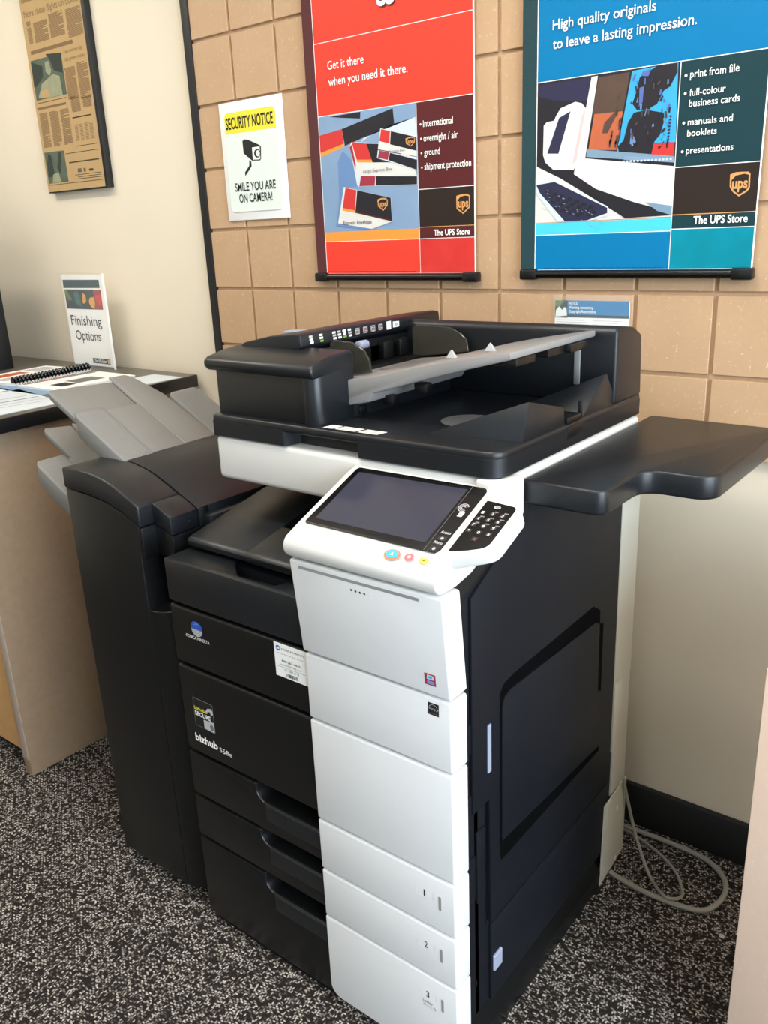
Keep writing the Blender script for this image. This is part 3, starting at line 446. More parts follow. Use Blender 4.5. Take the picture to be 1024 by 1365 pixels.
for q in [k for k in D['kb_keys'] if k[1] > 1.353 and k[0] < .985]: sh.flat([(min(max(x, .861), .990), max(z, 1.352 + max(0, (.95 - x)) * .0)) for x, z in [(q[0] - .006, q[1] - .002), (q[0] + .004, q[1] - .004), (q[0] + .006, q[1] + .002), (q[0] - .004, q[1] + .004)]], P, 0.0020, MT['night'])
rng = random.Random(21)
for q in range(46):                                            # streaks in the picture on the monitor
    x = rng.uniform(1.045, 1.118); z = rng.uniform(1.462, 1.580); a_ = rng.uniform(-.5, .9); l = rng.uniform(.004, .014)
    sh.line((x, z), (x + l * math.sin(a_) * .6, z + l * math.cos(a_)), rng.uniform(.0015, .004), P, .00205 + q * 2e-6, MT[rng.choice(('violet', 'night', 'night', 'sky2', 'navy', 'umber'))])
for q in range(16):                                            # blurred writing on the orange panel
    x = rng.choice((1.000, 1.008, 1.018, 1.024)) + (q % 4) * .001; z = 1.470 + rng.uniform(0, .085)
    sh.line((x, z), (x + .001, z + rng.uniform(.006, .014)), .003, P, .00205, MT['umber'])
for q in range(9): sh.line((1.1165 + q * .0003, 1.470 + q * .0055), (1.1200 + q * .0003, 1.4712 + q * .0055), .0030, P, .0021, MT['navy'])
for q in range(8): sh.line((1.105 + (q % 3) * .0022, 1.465 + q * .004), (1.107 + (q % 3) * .0022, 1.466 + q * .004), .0014, P, .0021, MT['night'])
sh.line((.873, 1.372), (.880, 1.3735), .006, P, .0022, MT['shell'])
for q in range(14): sh.line((1.035 + q * .0068, 1.4462 - q * .0002), (1.039 + q * .0068, 1.4461 - q * .0002), .0030, P, .0021, MT['sky3'])
rng = random.Random(5)
for q in range(26):
    x = rng.uniform(.88, 1.0); z = 1.405 - (x - .875) * .52 + rng.uniform(-.02, .006); sh.line((x, z), (x + .004, z - .002), .0010, P, .0021, MT['sky'])
shield(sh, D['blue_shield'], P, 0.0008, MT['gold'], MT['brown'])
x = 0.875
while x < 1.12:
    l = rng.uniform(.004, .012); sh.line((x, 1.2565), (x + l, 1.2565), .0007, P, .0006, MT['navy']); x += l + .0015
sh.build('poster_sheet', blu)
lines(D['blue_text'], blu, P, .0026, 'inkw', lambda s: 0.022 if 'Store' in s else 0.008, D['blue_bullets'], .0024)
rail(blu, 0.828, 1.282, 1.2445, 'bottom_rail')

# ------------------------------------------------------------------ security notice
sec = thing('security_notice_sign', (0.055, -0.006, 1.383), 'white security notice sign with yellow band and black camera drawing', 'sign')
MB(MT['paper']).box(-0.057, 0.165, -0.006, -0.001, 1.3825, 1.6640, 0.001).build('backing_sheet', sec)
P = XZ(-0.006); r = .012
def rrect(x0, x1, z0, z1, r, n=5):
    return arc(x1 - r, z0 + r, r, -90, 0, n) + arc(x1 - r, z1 - r, r, 0, 90, n) + arc(x0 + r, z1 - r, r, 90, 180, n) + arc(x0 + r, z0 + r, r, 180, 270, n)
pl = MB(MT['mint']); pl.prism(rrect(-0.0415, 0.1485, 1.4030, 1.6430, .014), 'y', -0.0085, -0.006, 0.0006, 1)
P = XZ(-0.0085)
pl.flat([(-0.0370, 1.5905), (0.1440, 1.5905)] + arc(0.132, 1.6270, .012, 0, 90, 4) + arc(-0.025, 1.6270, .012, 90, 180, 4), P, .0003, MT['yellow'])
for n, m, hh in (('cam', 'ink', .0004), ('face', 'mint', .0005), ('arm', 'ink', .0004)): pl.flat(D['sec'][n], P, hh, MT[m])
pl.disc((0.0725, 1.5382), .0112, .0100, P, .0006, MT['ink']); pl.disc((0.0748, 1.5382), .0070, .0072, P, .0007, MT['mint'])
pl.build('notice_plate', sec)
lines(D['sec_text'], sec, P, .0008, 'ink', lambda s: 0.022 if 'SEC' in s else 0.012)

# ------------------------------------------------------------------ copyright notice in its clear holder
cop = thing('notice_card', (0.976, -0.002, 1.06), 'small blue copyright notice in clear holder, under the blue poster', 'notice')
c = MB(MT['paper']).box(0.897, 1.0575, -0.0030, -0.0015, 1.06, 1.1926); P = XZ(-0.0030)
c.flat([(0.9252, 1.1645), (1.0567, 1.1645), (1.0567, 1.1926), (0.9252, 1.1926)], P, .0002, MT['blue'])
c.flat([(0.9252, 1.1586), (1.0567, 1.1592), (1.0567, 1.1645), (0.9252, 1.1645)], P, .0002, MT['teal'])
c.flat([(0.8975, 1.1576), (0.9252, 1.1576), (0.9252, 1.1926), (0.8975, 1.1926)], P, .0002, MT['forest'])
c.flat(D['cop']['l1'], P, .0003, MT['plum']); c.flat(D['cop']['l2'], P, .0003, MT['mint'])
rng = random.Random(9)
for j in range(12):
    for (a, b) in ((.901, .972), (.982, 1.052)):
        c.line((a, 1.1535 - j * .0042), (b - rng.uniform(0, .02), 1.1535 - j * .0042), .0009, P, .0003, MT['lgrey'])
c.build('printed_card', cop)
lines(D['cop_text'], cop, P, .0005, 'inkw', lambda s: 0.015)
MB(MT['clear']).box(0.8935, 1.0605, -0.0055, -0.0045, 1.055, 1.2035, 0.0004, 1).build('clear_holder', cop)

# ------------------------------------------------------------------ framed newspaper page
nw = thing('newspaper_plaque', (-0.725, 0.004, 1.50), 'aged newspaper page mounted on a black plaque on the cream wall', 'plaque')
MB(MT['trim']).box(-0.882, -0.567, -0.006, 0.0155, 1.497, 2.26, 0.001).build('backing_board', nw)
pg = MB(MT['news']).box(-0.8805, -0.579, -0.0075, -0.006, 1.5005, 2.258); P = XZ(-0.0075)
pg.flat([(-0.869, 1.7630), (-0.705, 1.7630), (-0.705, 1.8720), (-0.869, 1.8720)], P, .0002, MT['newsgr'])
for i, (q, m) in enumerate(zip(D['news_fig'], ('newslt', 'newslt', 'newsdg', 'newsdg'))): pg.flat(q, P, .0003 if m == 'newsdg' else .0004, MT[m])
pg.flat([(-0.84, 1.766), (-0.79, 1.768), (-0.80, 1.79), (-0.835, 1.786)], P, .0005, MT['news'])
pg.flat([(-0.872, 1.525), (-0.762, 1.525), (-0.764, 1.614), (-0.872, 1.616)], P, .0002, MT['newsgr'])
for q in D['news_adfig']: pg.flat(q, P, .0003, MT['newsdg'])
pg.flat([(-0.85, 1.526), (-0.80, 1.526), (-0.81, 1.555), (-0.84, 1.55)], P, .0004, MT['newslt'])
rng = random.Random(11)
def column(x0, x1, z0, z1):
    z = z1
    while z > z0:
        e = x1 - (rng.uniform(.01, .03) if rng.random() < .12 else 0); pg.line((x0 + (.004 if rng.random() < .1 else 0), z), (e, z), .0017, P, .0003, MT['newsink']); z -= .0028
for q in D['news_cols'][:-1]:
    column(max(min(p[0] for p in q), -.874) + .003, max(p[0] for p in q) - .004, min(p[1] for p in q), max(p[1] for p in q))
for j in range(13):
    for (a, b) in ((-.689, -.672), (-.665, -.648), (-.640, -.622), (-.616, -.597)): pg.line((a, 1.677 - j * .0035), (b, 1.677 - j * .0035), .0014, P, .0003, MT['newsink'])
for j, z0 in enumerate((2.02, 2.10, 2.18)):
    for (a, b) in ((-.87, -.80), (-.79, -.73), (-.72, -.66), (-.65, -.585)): column(a, b, z0 + .005, z0 + .065)
for i, (a, b) in enumerate(D['news_lines']): pg.line((a[0], (a[1] + b[1]) / 2), (b[0], (a[1] + b[1]) / 2), .0035 if i in (1, 3) else .0065 if i == 9 else .0016, P, .0003, MT['newsink'] if i in (9,) else MT['newsdk'])
pg.line((-.86, 1.8925), (-.64, 1.8925), .010, P, .0003, MT['newsink'])
for q, m in zip(D['news_logos'], ('newsgr', 'newsink', 'newsdk')): pg.flat(q, P, .0003, MT[m])
pg.build('newspaper_page', nw)
lines([('More cheap flights on tickets', -.866, -.586, 1.9865, .0175)] + D['news_text'][1:], nw, P, .0004, 'newsink', lambda s: 0.0)
# ------------------------------------------------------------------ left counter
cab = thing('counter_cabinet', (-1.1, -0.36, 0), 'brown laminate counter cabinet with honey door, left of the printer', 'cabinet')
MB(MT['laminate']).box(-0.277, -0.245, -0.72, -0.14, 0.0, 0.925, 0.001).build('end_panel', cab)
MB(MT['edge']).box(-0.277, -0.2462, -0.7215, -0.7195, 0.048, 0.924, 0.0005).build('edge_band', cab)
MB(MT['laminate']).box(-2.2, -0.277, -0.68, -0.02, 0.06, 0.925).build('carcass', cab)
MB(MT['blackrub']).box(-2.2, -0.277, -0.675, -0.655, 0.0, 0.06).build('kick_board', cab)
for a, b in ((-0.72, -0.281), (-1.17, -0.726), (-1.62, -1.176)):
    dr = MB(MT['wood']).box(a, b, -0.705, -0.68, 0.05, 0.92, 0.001).build('door', cab)
    MB(MT['cream']).tube([(b - .05, -.705, .70), (b - .05, -.73, .705), (b - .05, -.73, .795), (b - .05, -.705, .80)], .004).build('handle', dr)
wt = MB(MT['ctop']).prism([(-2.24, -0.745), (-0.190, -0.745), (-0.264, 0.0), (-2.24, 0.0)], 'z', 0.926, 0.9605, 0.0015)
wt.prism([(-2.238, -0.743), (-0.192, -0.743), (-0.266, -0.001), (-2.238, -0.001)], 'z', 0.9604, 0.9612, 0, 1, MT['ctops'])
tag(wt.build('worktop'), 'black edged counter top carrying the sample booklets, left of the printer', 'counter top')
Z0 = 0.9612
tag(MB(MT['dark']).box(-1.42, -0.972, -0.225, -0.175, Z0, 1.45, 0.004).box(-1.40, -0.988, -0.229, -0.224, Z0 + .03, 1.43, 0.002, 2, MT['dark2']).build('upright_panel'), 'dark upright panel standing on the counter at the far left edge', 'panel')

# sign holder: L shaped clear acrylic with printed sheet
fs = thing('sign_holder', (-0.712, -0.04, Z0), 'white Finishing Options sign in an acrylic stand on the counter', 'sign')
yb = -0.046
MB(MT['paper']).box(-0.822, -0.606, yb, yb + .001, Z0 + .006, 1.2495).build('printed_sheet', fs)
P = XZ(yb); pr = MB(MT['teal']); F = D['fin']
q = lambda n: [(max(p[0], -.821), p[1]) for p in F[n]]
pr.flat(q('band'), P, .0003, MT['teal']); pr.flat(q('pic'), P, .0003, MT['forest']); pr.flat(q('bar'), P, .0003, MT['teal'])
for n, m, hh in (('leaf', 'plum', .0004), ('leaf2', 'jade', .0004), ('pet1', 'amber', .0005), ('pet2', 'amber', .0005), ('redp', 'brick', .0004), ('redl', 'red2', .0006)): pr.flat(q(n), P, hh, MT[m])
pr.flat([(-.635, .977), (-.624, .977), (-.624, .990), (-.635, .990)], P, .0005, MT['gold'])
pr.build('printed_artwork', fs)
lines(D['fin_text'][:2], fs, P, .0006, 'ink', lambda s: 0.006); lines(D['fin_text'][2:], fs, P, .0006, 'inkw', lambda s: 0.006)
MB(MT['clear']).box(-0.8265, -0.6015, yb - .003, yb - .0015, Z0, 1.2525, .0004, 1).box(-0.8265, -0.6015, yb - .0015, yb + .055, Z0, Z0 + .003, .0004, 1).build('acrylic_stand', fs)
MB(MT['paper']).box(-0.6035, -0.6005, yb - .0032, yb + .004, Z0, 1.2525, .0004, 1).build('stand_edge', fs)

# sample booklets
def booklet(name, cx, cy, rz, w, d, t, z, cover, label, spine=None, marks=()):
    o = thing(name, (cx, cy, z), label, 'booklet', 'sample booklets on the counter')
    o.rotation_euler = (0, 0, rz)
    pgs = MB(MT['paper']).box(-w / 2, w / 2, -d / 2, d / 2, 0, t * .85, .0004, 1); b = pgs.build('pages'); b.parent = o
    cv = MB(MT[cover]).box(-w / 2 - .001, w / 2 + .001, -d / 2 - .001, d / 2 + .001, t * .85, t, .0003, 1)
    for (x0, x1, y0, y1, m) in marks: cv.flat([(x0, y0), (x1, y0), (x1, y1), (x0, y1)], XY(t), .0002, MT[m])
    b = cv.build('cover'); b.parent = o
    if spine:
        sm, r, n = spine; sp = MB(MT[sm])
        for i in range(n):
            y = -w / 2 + w * (i + .5) / n
            pts = [(y, -d / 2 + .006 + 1.1 * r * math.cos(a), t * .5 + r * 1.15 + r * math.sin(a)) for a in [2 * math.pi * j / 8 for j in range(9)]]
            sp.tube(pts, r * .28, 6, None, 2)
        if r > .006: sp.cyl((-w / 2, -d / 2 + .006, t * .5 + r), (w / 2, -d / 2 + .006, t * .5 + r), r * .8, 12)
        b = sp.build('comb_binding'); b.parent = o
    return o
a = math.atan2(-0.1197 + 0.3938, -0.6571 + 0.628)
booklet('booklet', -0.742, -0.252, a + .02, .28, .215, .008, Z0, 'paper', 'white booklet with orange print and thick black comb binding', ('blackgloss', .0095, 22),
        [(-.10, .02, .03, .08, 'rust'), (.04, .12, .02, .09, 'lgrey'), (-.12, -.02, -.04, .01, 'lgrey')])
booklet('booklet', -0.495, -0.250, -math.pi / 2 + .01, .26, .19, .007, Z0, 'paper', 'white booklet with red strip and thin spiral spine, beside the comb bound booklet', ('grey', .003, 34),
        [(-.12, -.03, -.090, -.076, 'grey'), (-.03, .06, -.090, -.076, 'red2'), (.06, .12, -.090, -.076, 'grey'), (-.06, .03, -.02, .05, 'grey'), (.04, .09, .0, .06, 'night')])
def leaf(name, pts, z, m, label, cat, marks=()):
    o = MB(MT[m]).prism(pts, 'z', z, z + .0015)
    for (p, mm) in marks: o.line(p[0], p[1], p[2], XY(z + .0015), .0003, MT[mm])
    return tag(o.build(name), label, cat)
leaf('flyer', [(-.552, -.655), (-.245, -.655), (-.245, -.455), (-.552, -.400)], Z0, 'paperb', 'pale blue flyer with two lines of text at the counter edge', 'flyer',
     [(((-.45, -.62), (-.43, -.45), .004), 'grey'), (((-.40, -.60), (-.385, -.44), .006), 'ink'), (((-.36, -.58), (-.345, -.44), .003), 'grey'), (((-.33, -.60), (-.31, -.47), .003), 'grey')])
leaf('card', [(-.66, -.43), (-.40, -.425), (-.40, -.372), (-.66, -.368)], Z0, 'sky', 'light blue card between the pale flyer and the booklets', 'card')
leaf('leaflet', [(-.90, -.56), (-.57, -.50), (-.57, -.41), (-.90, -.45)], Z0 , 'paper', 'white leaflet with red and black print at the left of the counter', 'leaflet',
     [(((-.88, -.50), (-.60, -.45), .010), 'rust'), (((-.75, -.46), (-.62, -.435), .008), 'ink')])
leaf('paper_sheet', [(-.39, -.29), (-.262, -.29), (-.262, -.06), (-.39, -.06)], Z0, 'paperb', 'pale sheet lying on the counter behind the grey tray', 'paper')

# ------------------------------------------------------------------ slat board clad unit in the right foreground
un = thing('display_unit', (1.72, -0.45, 0), 'pale fibreboard clad display unit at the right foreground', 'display unit')
MB(MT['mdf2']).box(1.484, 2.12, -0.500, -0.484, 0.0, 0.749, 0.0012).box(1.484, 2.12, -0.500, -0.484, 0.757, 0.80, 0.0012).box(1.486, 2.12, -0.492, -0.484, 0.745, 0.76).build('face_board', un)
MB(MT['mdf2']).box(1.490, 2.12, -0.484, -0.22, 0.0, 0.80).build('carcass', un)  # unseen body, depth cut back so daylight reaches the wall behind
MB(MT['ctop']).box(1.486, 2.13, -0.505, -0.21, 0.80, 0.82, 0.0015).build('top_board', un)

# ------------------------------------------------------------------ cables
pc = [(1.1492, -0.185, .0075), (1.170, -0.189, .006), (1.229, -0.197, .006), (1.302, -0.193, .006), (1.349, -0.175, .006), (1.367, -0.121, .006), (1.355, -0.069, .006), (1.31, -0.032, .006), (1.246, -0.022, .006), (1.161, -0.023, .006), (1.07, -0.03, .006)]
tag(MB(MT['cable']).tube(pc, .0056, 12).build('power_cord'), 'thick grey power cord looped on the carpet behind the printer', 'cable')
nc = [(1.1525, -0.146, .226), (1.1530, -0.140, .205), (1.158, -0.124, .148), (1.178, -0.118, .065), (1.222, -0.148, .009), (1.268, -0.193, .0150), (1.288, -0.192, .0150), (1.297, -0.172, .008), (1.293, -0.148, .004), (1.263, -0.102, .004), (1.217, -0.069, .004), (1.156, -0.043, .004), (1.11, -0.036, .004), (1.05, -0.045, .004)]
tag(MB(MT['cable']).tube(nc, .0034, 10).build('network_cable'), 'thin grey network cable hanging from the rear cover to the carpet', 'cable')
tag(MB(MT['lgrey']).solid([(1.395 + .006 * math.cos(a * 1.05), -.215 + .005 * math.sin(a * 1.05), 0.0) for a in range(6)] + [(1.395, -.215, .004)], [(0, 1, 6), (1, 2, 6), (2, 3, 6), (3, 4, 6), (4, 5, 6), (5, 0, 6), (0, 1, 2, 3, 4, 5)]).build('paper_scrap'), 'tiny pale paper scrap lying on the carpet by the display unit', 'scrap')

# ------------------------------------------------------------------ unseen ceiling lamps, hung low for the added uplight
for (x, y, p_) in LAMPS:
    o = thing('ceiling_lamp', (x, y, 2.43), 'long white unseen ceiling lamp, hung low for an added uplight', 'lamp', 'hanging lamps')
    MB(MT['lampw']).box(x - .47, x + .47, y - .13, y + .13, 2.405, 2.455, .01).build('housing', o)
    for s_ in (-.35, .35): MB(MT['lampw']).cyl((x + s_, y, 2.455), (x + s_, y, 2.75), .004, 8).build('cable', o)
# ------------------------------------------------------------------ finisher (left of the printer)
fin = thing('finisher_unit', (0.36, -0.45, 0), 'black finishing unit with grey paper trays docked at the left of the printer', 'finisher')
b = MB(MT['dark2'])
seam = [(0.224, 0.886), (0.30, 0.8835), (0.354, 0.8770), (0.40, 0.8655), (0.435, 0.8515), (0.456, 0.8420)]
sc_ = [q for q in seam[:-1]] + [(0.4435, 0.8475)]
b.prism(sc_ + [(0.4435, 0.03), (0.224, 0.03)], 'y', -0.76, -0.15, 0.002, 2, None, 40)
b.prism([(0.4437, -0.7595)] + arc(0.4437, -0.7035, .056, -90, -8, 10)[1:] + [(0.500, -0.66), (0.500, -0.15), (0.4437, -0.15)], 'z', 0.03, 0.676, 0.0012, 1, None, 40)
b.box(0.4437, 0.500, -0.690, -0.15, 0.676, 0.782, 0.0)
b.prism([(0.4435, 0.8475), (0.456, 0.8420), (0.456, 0.782), (0.4435, 0.782)], 'y', -0.76, -0.69, 0.0015, 2, None, 40)
b.prism([(0.456, 0.8420), (0.480, 0.836), (0.503, 0.826), (0.503, 0.782), (0.4437, 0.782), (0.4437, 0.8420)], 'y', -0.728, -0.15, 0.002, 2, None, 40)
body = b.build('body', fin)
top = [(0.224, 0.929), (0.275, 0.9310), (0.324, 0.9290), (0.357, 0.9235), (0.387, 0.9155), (0.431, 0.8970), (0.456, 0.8855)]
top2 = [(0.456, 0.8855), (0.480, 0.8755), (0.505, 0.8640)]
sm2 = [(x, z + .0022) for x, z in seam]
c = MB(MT['dark'])
c.prism(top + sm2[::-1], 'y', -0.763, -0.666, 0.004, 3, None, 30)
c.prism(top2 + [(0.505, 0.8285), (0.480, 0.8385), (0.456, 0.8445)], 'y', -0.731, -0.666, 0.003, 2, None, 30)
cv = c.build('front_cover', fin)
MB(MT['dark']).box(0.5045, 0.5065, -0.690, -0.682, 0.842, 0.848, 0.0008).build('latch_pin', cv)
c = MB(MT['dark'])
up = [(max(x, 0.258), z) for x, z in top[1:]]
c.prism([(0.258, 0.930)] + up + top2[1:] + [(0.505, 0.826), (0.456, 0.8440)] + sm2[-2:0:-1] + [(0.258, 0.888)], 'y', -0.6635, -0.15, 0.002, 2, None, 30)
tc_ = c.build('top_cover', fin)
MB(MT['dark2']).box(0.498, 0.507, -0.655, -0.640, 0.845, 0.866, 0.002).build('hinge_block', tc_)
MB(MT['dark']).box(0.503, 0.528, -0.655, -0.18, 0.800, 0.850, 0.002).build('transport_bridge', fin)
MB(MT['blackgloss']).box(0.4440, 0.4985, -0.6935, -0.690, 0.680, 0.780, 0.0005, 1).build('recess_liner', fin)
for (x, y) in ((0.262, -0.665), (0.262, -0.22)):
    cs = MB(MT['blackrub']).cyl((x - .012, y, .025), (x + .012, y, .025), .025, 16, None, None, .003)
    cs.build('caster', fin)
MB(MT['blackrub']).box(0.135, 0.224, -0.715, -0.64, 0.0, 0.055, 0.006).build('caster_foot', fin)

# grey paper trays: a sloped deck with two ribbed wings and a longer centre extension
ks = 0.52
def tray(parent, zc, yo, xo, name, dx=0.050, dy=-0.660):
    t = MB(MT['tray'])
    def pt(x, y, h): return (x + xo, y + yo, zc - ks * x + h)
    def slab(pts, t0, t1, bev=0.003):
        n = len(pts); vs = [pt(x, y, t0) for x, y in pts] + [pt(x, y, t1) for x, y in pts]
        t.solid(vs, [tuple(range(n)), tuple(range(2 * n - 1, n - 1, -1))] + [(i, (i + 1) % n, n + (i + 1) % n, n + i) for i in range(n)], bev, 2)
    slab([(0.150, -0.595), (0.300, -0.595), (0.300, -0.505), (0.150, -0.505)], -0.035, -0.004, .001)
    slab([(0.150, -0.670), (0.160, -0.672), (0.300, -0.672), (0.300, -0.596), (0.140, -0.596), (0.140, -0.662)], -0.045, 0.0, .004)    # front wing
    slab([(0.140, -0.415), (0.138, -0.345), (0.150, -0.337), (0.300, -0.337), (0.300, -0.425), (0.150, -0.425)], -0.045, -0.001, .004)   # rear wing
    slab([(dx, dy), (dx + .010, dy - .008), (0.300, dy - .008), (0.300, -0.512), (dx + .010, -0.512)], -0.024, -0.010, .003)          # centre deck, long
    slab([(0.050, -0.506), (0.050, -0.468), (0.062, -0.455), (0.132, -0.429), (0.300, -0.421), (0.300, -0.506)], -0.020, -0.006, .003)
    rb = t
    for (ya, yb_) in ((-0.664, -0.604), (-0.417, -0.345)):
        y = ya
        while y < yb_:
            vs = [pt(x, y + d, h) for x in (0.150, 0.295) for d, h in ((-.0012, -0.0002), (0, .0009), (.0012, -0.0002))]
            rb.raw(vs, [(0, 3, 4, 1), (1, 4, 5, 2)]); y += .0036
    o = t.build(name, parent)
    rd = MB(MT['feed'])
    vs = [pt(x, y, h) for x in (0.052, 0.300) for y, h in ((-.5125, -.009), (-.5105, -.0035), (-.5075, -.0035), (-.5055, -.006))]
    rd.raw(vs, [(0, 4, 5, 1), (1, 5, 6, 2), (2, 6, 7, 3)]); rd.build('centre_ridge', o)
    return o
t1 = tray(fin, 1.087, 0, 0, 'upper_tray')
sl = MB(MT['keydk'])
sl.raw([(x, y, 1.087 - ks * x - .0094) for x, y in ((.238, -.548), (.274, -.548), (.274, -.536), (.238, -.536))], [(0, 1, 2, 3)]); sl.build('tray_slot', t1)
tray(fin, 0.977, -0.043, -0.108, 'lower_tray', 0.038, -0.574)

# ------------------------------------------------------------------ the multifunction printer
mfp = thing('multifunction_printer', (0.84, -0.45, 0), 'large black and white office copier standing on the carpet before the slat wall', 'copier')
b = MB(MT['side'])
b.box(0.532, 1.140, -0.715, -0.135, 0.085, 0.798, 0.003)
b.prism([(-0.715, 0.70), (-0.742, 0.70), (-0.745, 0.865), (-0.722, 0.897), (-0.640, 0.945), (-0.60, 0.962), (-0.135, 0.962), (-0.135, 0.70)], 'x', 0.905, 1.140, 0.004, 2)
b.box(0.905, 1.140, -0.744, -0.70, 0.085, 0.72, 0.002)
b.box(0.545, 0.93, -0.30, -0.135, 0.79, 0.925, 0.003)
b.box(1.05, 1.1445, -0.580, -0.135, 0.90, 0.957, 0.001)
body = b.build('body', mfp)
bs = MB(MT['dark2'])
bs.prism([(0.536, 0.0), (1.146, 0.0), (1.147, 0.040), (1.128, 0.084), (0.536, 0.084)], 'y', -0.735, -0.15, 0.002, 1)
bs.prism([(0.536, -0.764), (0.536, -0.70), (1.146, -0.70), (1.146, -0.75), (1.13, -0.764)], 'z', 0.0, 0.03, 0.002, 1)
bs.build('base', mfp)

# front doors and drawers, black part
yf = -0.775; yk = -0.700
def bpanel(name, z0, z1, notch=None, parent=mfp, m='dark2'):
    p = MB(MT[m])
    if notch is None: p.box(0.531, 0.872, yf, yk, z0, z1, 0.0055, 3)
    else:
        zr = notch
        p.prism([(0.531, z0), (0.872, z0), (0.872, zr)] + [(0.738, zr)] + arc(0.738, zr + .022, .022, 270, 185, 5)[1:] + [(0.716, z1), (0.531, z1)], 'y', yf, yk, 0.004, 2, None, 30)
    return p.build(name, parent)
ft = MB(MT['dark'])                                           # top front panel with the finger notch on top
ft.prism([(0.531, yf), (0.872, yf), (0.872, -0.735), (0.800, -0.735), (0.790, -0.760), (0.712, -0.760), (0.672, -0.732), (0.645, -0.700), (0.531, -0.700)], 'z', 0.7255, 0.808, 0.004, 2, None, 30)
ft.box(0.60, 0.872, -0.765, -0.70, 0.7255, 0.782, 0.001)
ft.build('top_front_panel', mfp)
d2 = bpanel('upper_door', 0.6035, 0.7195)
d3 = bpanel('lower_door', 0.4145, 0.5975)
drw = []
for z0, z1, zr in ((0.3140, 0.4090, 0.374), (0.2145, 0.3085, 0.279), (0.022, 0.2090, 0.172)):
    d = bpanel('paper_drawer', z0, z1, zr); drw.append(d)
    MB(MT['dark']).box(0.7385, 0.872, yf - .0015, yf + .004, zr - .036, zr - .001, 0.0012).build('grip_lip', d)
    MB(MT['dark']).prism(arc(0.748, zr + .012, .010, 90, 270, 6) + arc(0.775, zr + .012, .010, 270, 450, 6), 'y', -0.7012, -0.6995).build('grip_relief', d)

# white front pieces
def wpanel(name, z0, z1, parent, y0=-0.783, poly=None):
    p = MB(MT['white'])
    if poly: p.prism(poly, 'y', y0, -0.742, 0.003, 3, None, 30)
    else: p.box(0.8745, 1.1505, y0, -0.742, z0, z1, 0.004, 3)
    return p.build(name, parent)
p = MB(MT['white'])
p.prism([(-0.742, 0.7265), (-0.785, 0.7265), (-0.7995, 0.886), (-0.757, 0.886)], 'x', 0.8735, 1.1510, 0.004, 3, None, 30)
d0 = p.build('toner_door', mfp)
tl = (0.7995 - 0.785) / (0.886 - 0.7265)
PD = lambda u, v, h: (u, -0.785 - tl * (v - 0.7265) - h, v)
s_ = MB(MT['groove'])
s_.flat([(0.892, 0.8735), (1.112, 0.8735), (1.112, 0.8785), (0.892, 0.8785)], PD, .0003); s_.build('indicator_groove', d0)
s_ = MB(MT['ink'])
for q in D['d0']['dots'][:4]: s_.disc((q[0], q[1]), .0018, .0018, PD, .0004)
s_.build('indicator_holes', d0)
s_ = MB(MT['inkw']); text(s_, 'C', 1.0262, 1.0308, .8580, .0068, PD, .0004, MT['inkw'], .01); s_.build('symbol', d0)
s_ = MB(MT['pink']); s_.flat([(1.1100, .7440), (1.1285, .7440), (1.1285, .7625), (1.1100, .7625)], PD, .0004)
s_.flat([(1.1135, .7535), (1.1255, .7535), (1.1265, .7600), (1.1150, .7610)], PD, .0005, MT['sky3']); s_.flat([(1.1135, .7455), (1.1265, .7455), (1.1265, .7515), (1.1135, .7515)], PD, .0005, MT['sblue'])
for i in range(3): s_.line((1.114, .7470 + i * .0018), (1.126, .7470 + i * .0018), .0006, PD, .0006, MT['sky3'])
s_.disc((1.1195, .7570), .0036, .0022, PD, .0006, MT['btnblue'])
s_.build('feature_sticker', d0)
wd = wpanel('white_door_front', 0.6060, 0.7215, d2)
PW = XZ(-0.783)
s_ = MB(MT['ink']); s_.flat([(1.1110, .6945), (1.1295, .6945), (1.1295, .7140), (1.1110, .7140)], PW, .0004)
ar = arc(1.1200, .7040, .0075, 20, 160, 10)
for i in range(len(ar) - 1): s_.line(ar[i], ar[i + 1], .0007, PW, .0006, MT['lgrey'])
text(s_, 'energy', 1.1125, 1.1245, .7035, .0035, PW, .0006, MT['lgrey']); s_.line((1.113, .6975), (1.128, .6975), .0006, PW, .0006, MT['grey']); s_.line((1.1255, .702), (1.1285, .706), .0012, PW, .0006, MT['lgrey'])
s_.build('energy_sticker', wd)
wpanel('white_door_front', 0.4125, 0.6025, d3)
wdr = [wpanel('white_drawer_front', 0.3095, 0.4090, drw[0]), wpanel('white_drawer_front', 0.2085, 0.3062, drw[1]),
       wpanel('white_drawer_front', 0, 0, drw[2], -0.783, arc(0.8985, 0.052, .024, 180, 270, 6) + [(1.1505, 0.028), (1.1505, 0.2052), (0.8745, 0.2052)])]
P = PW
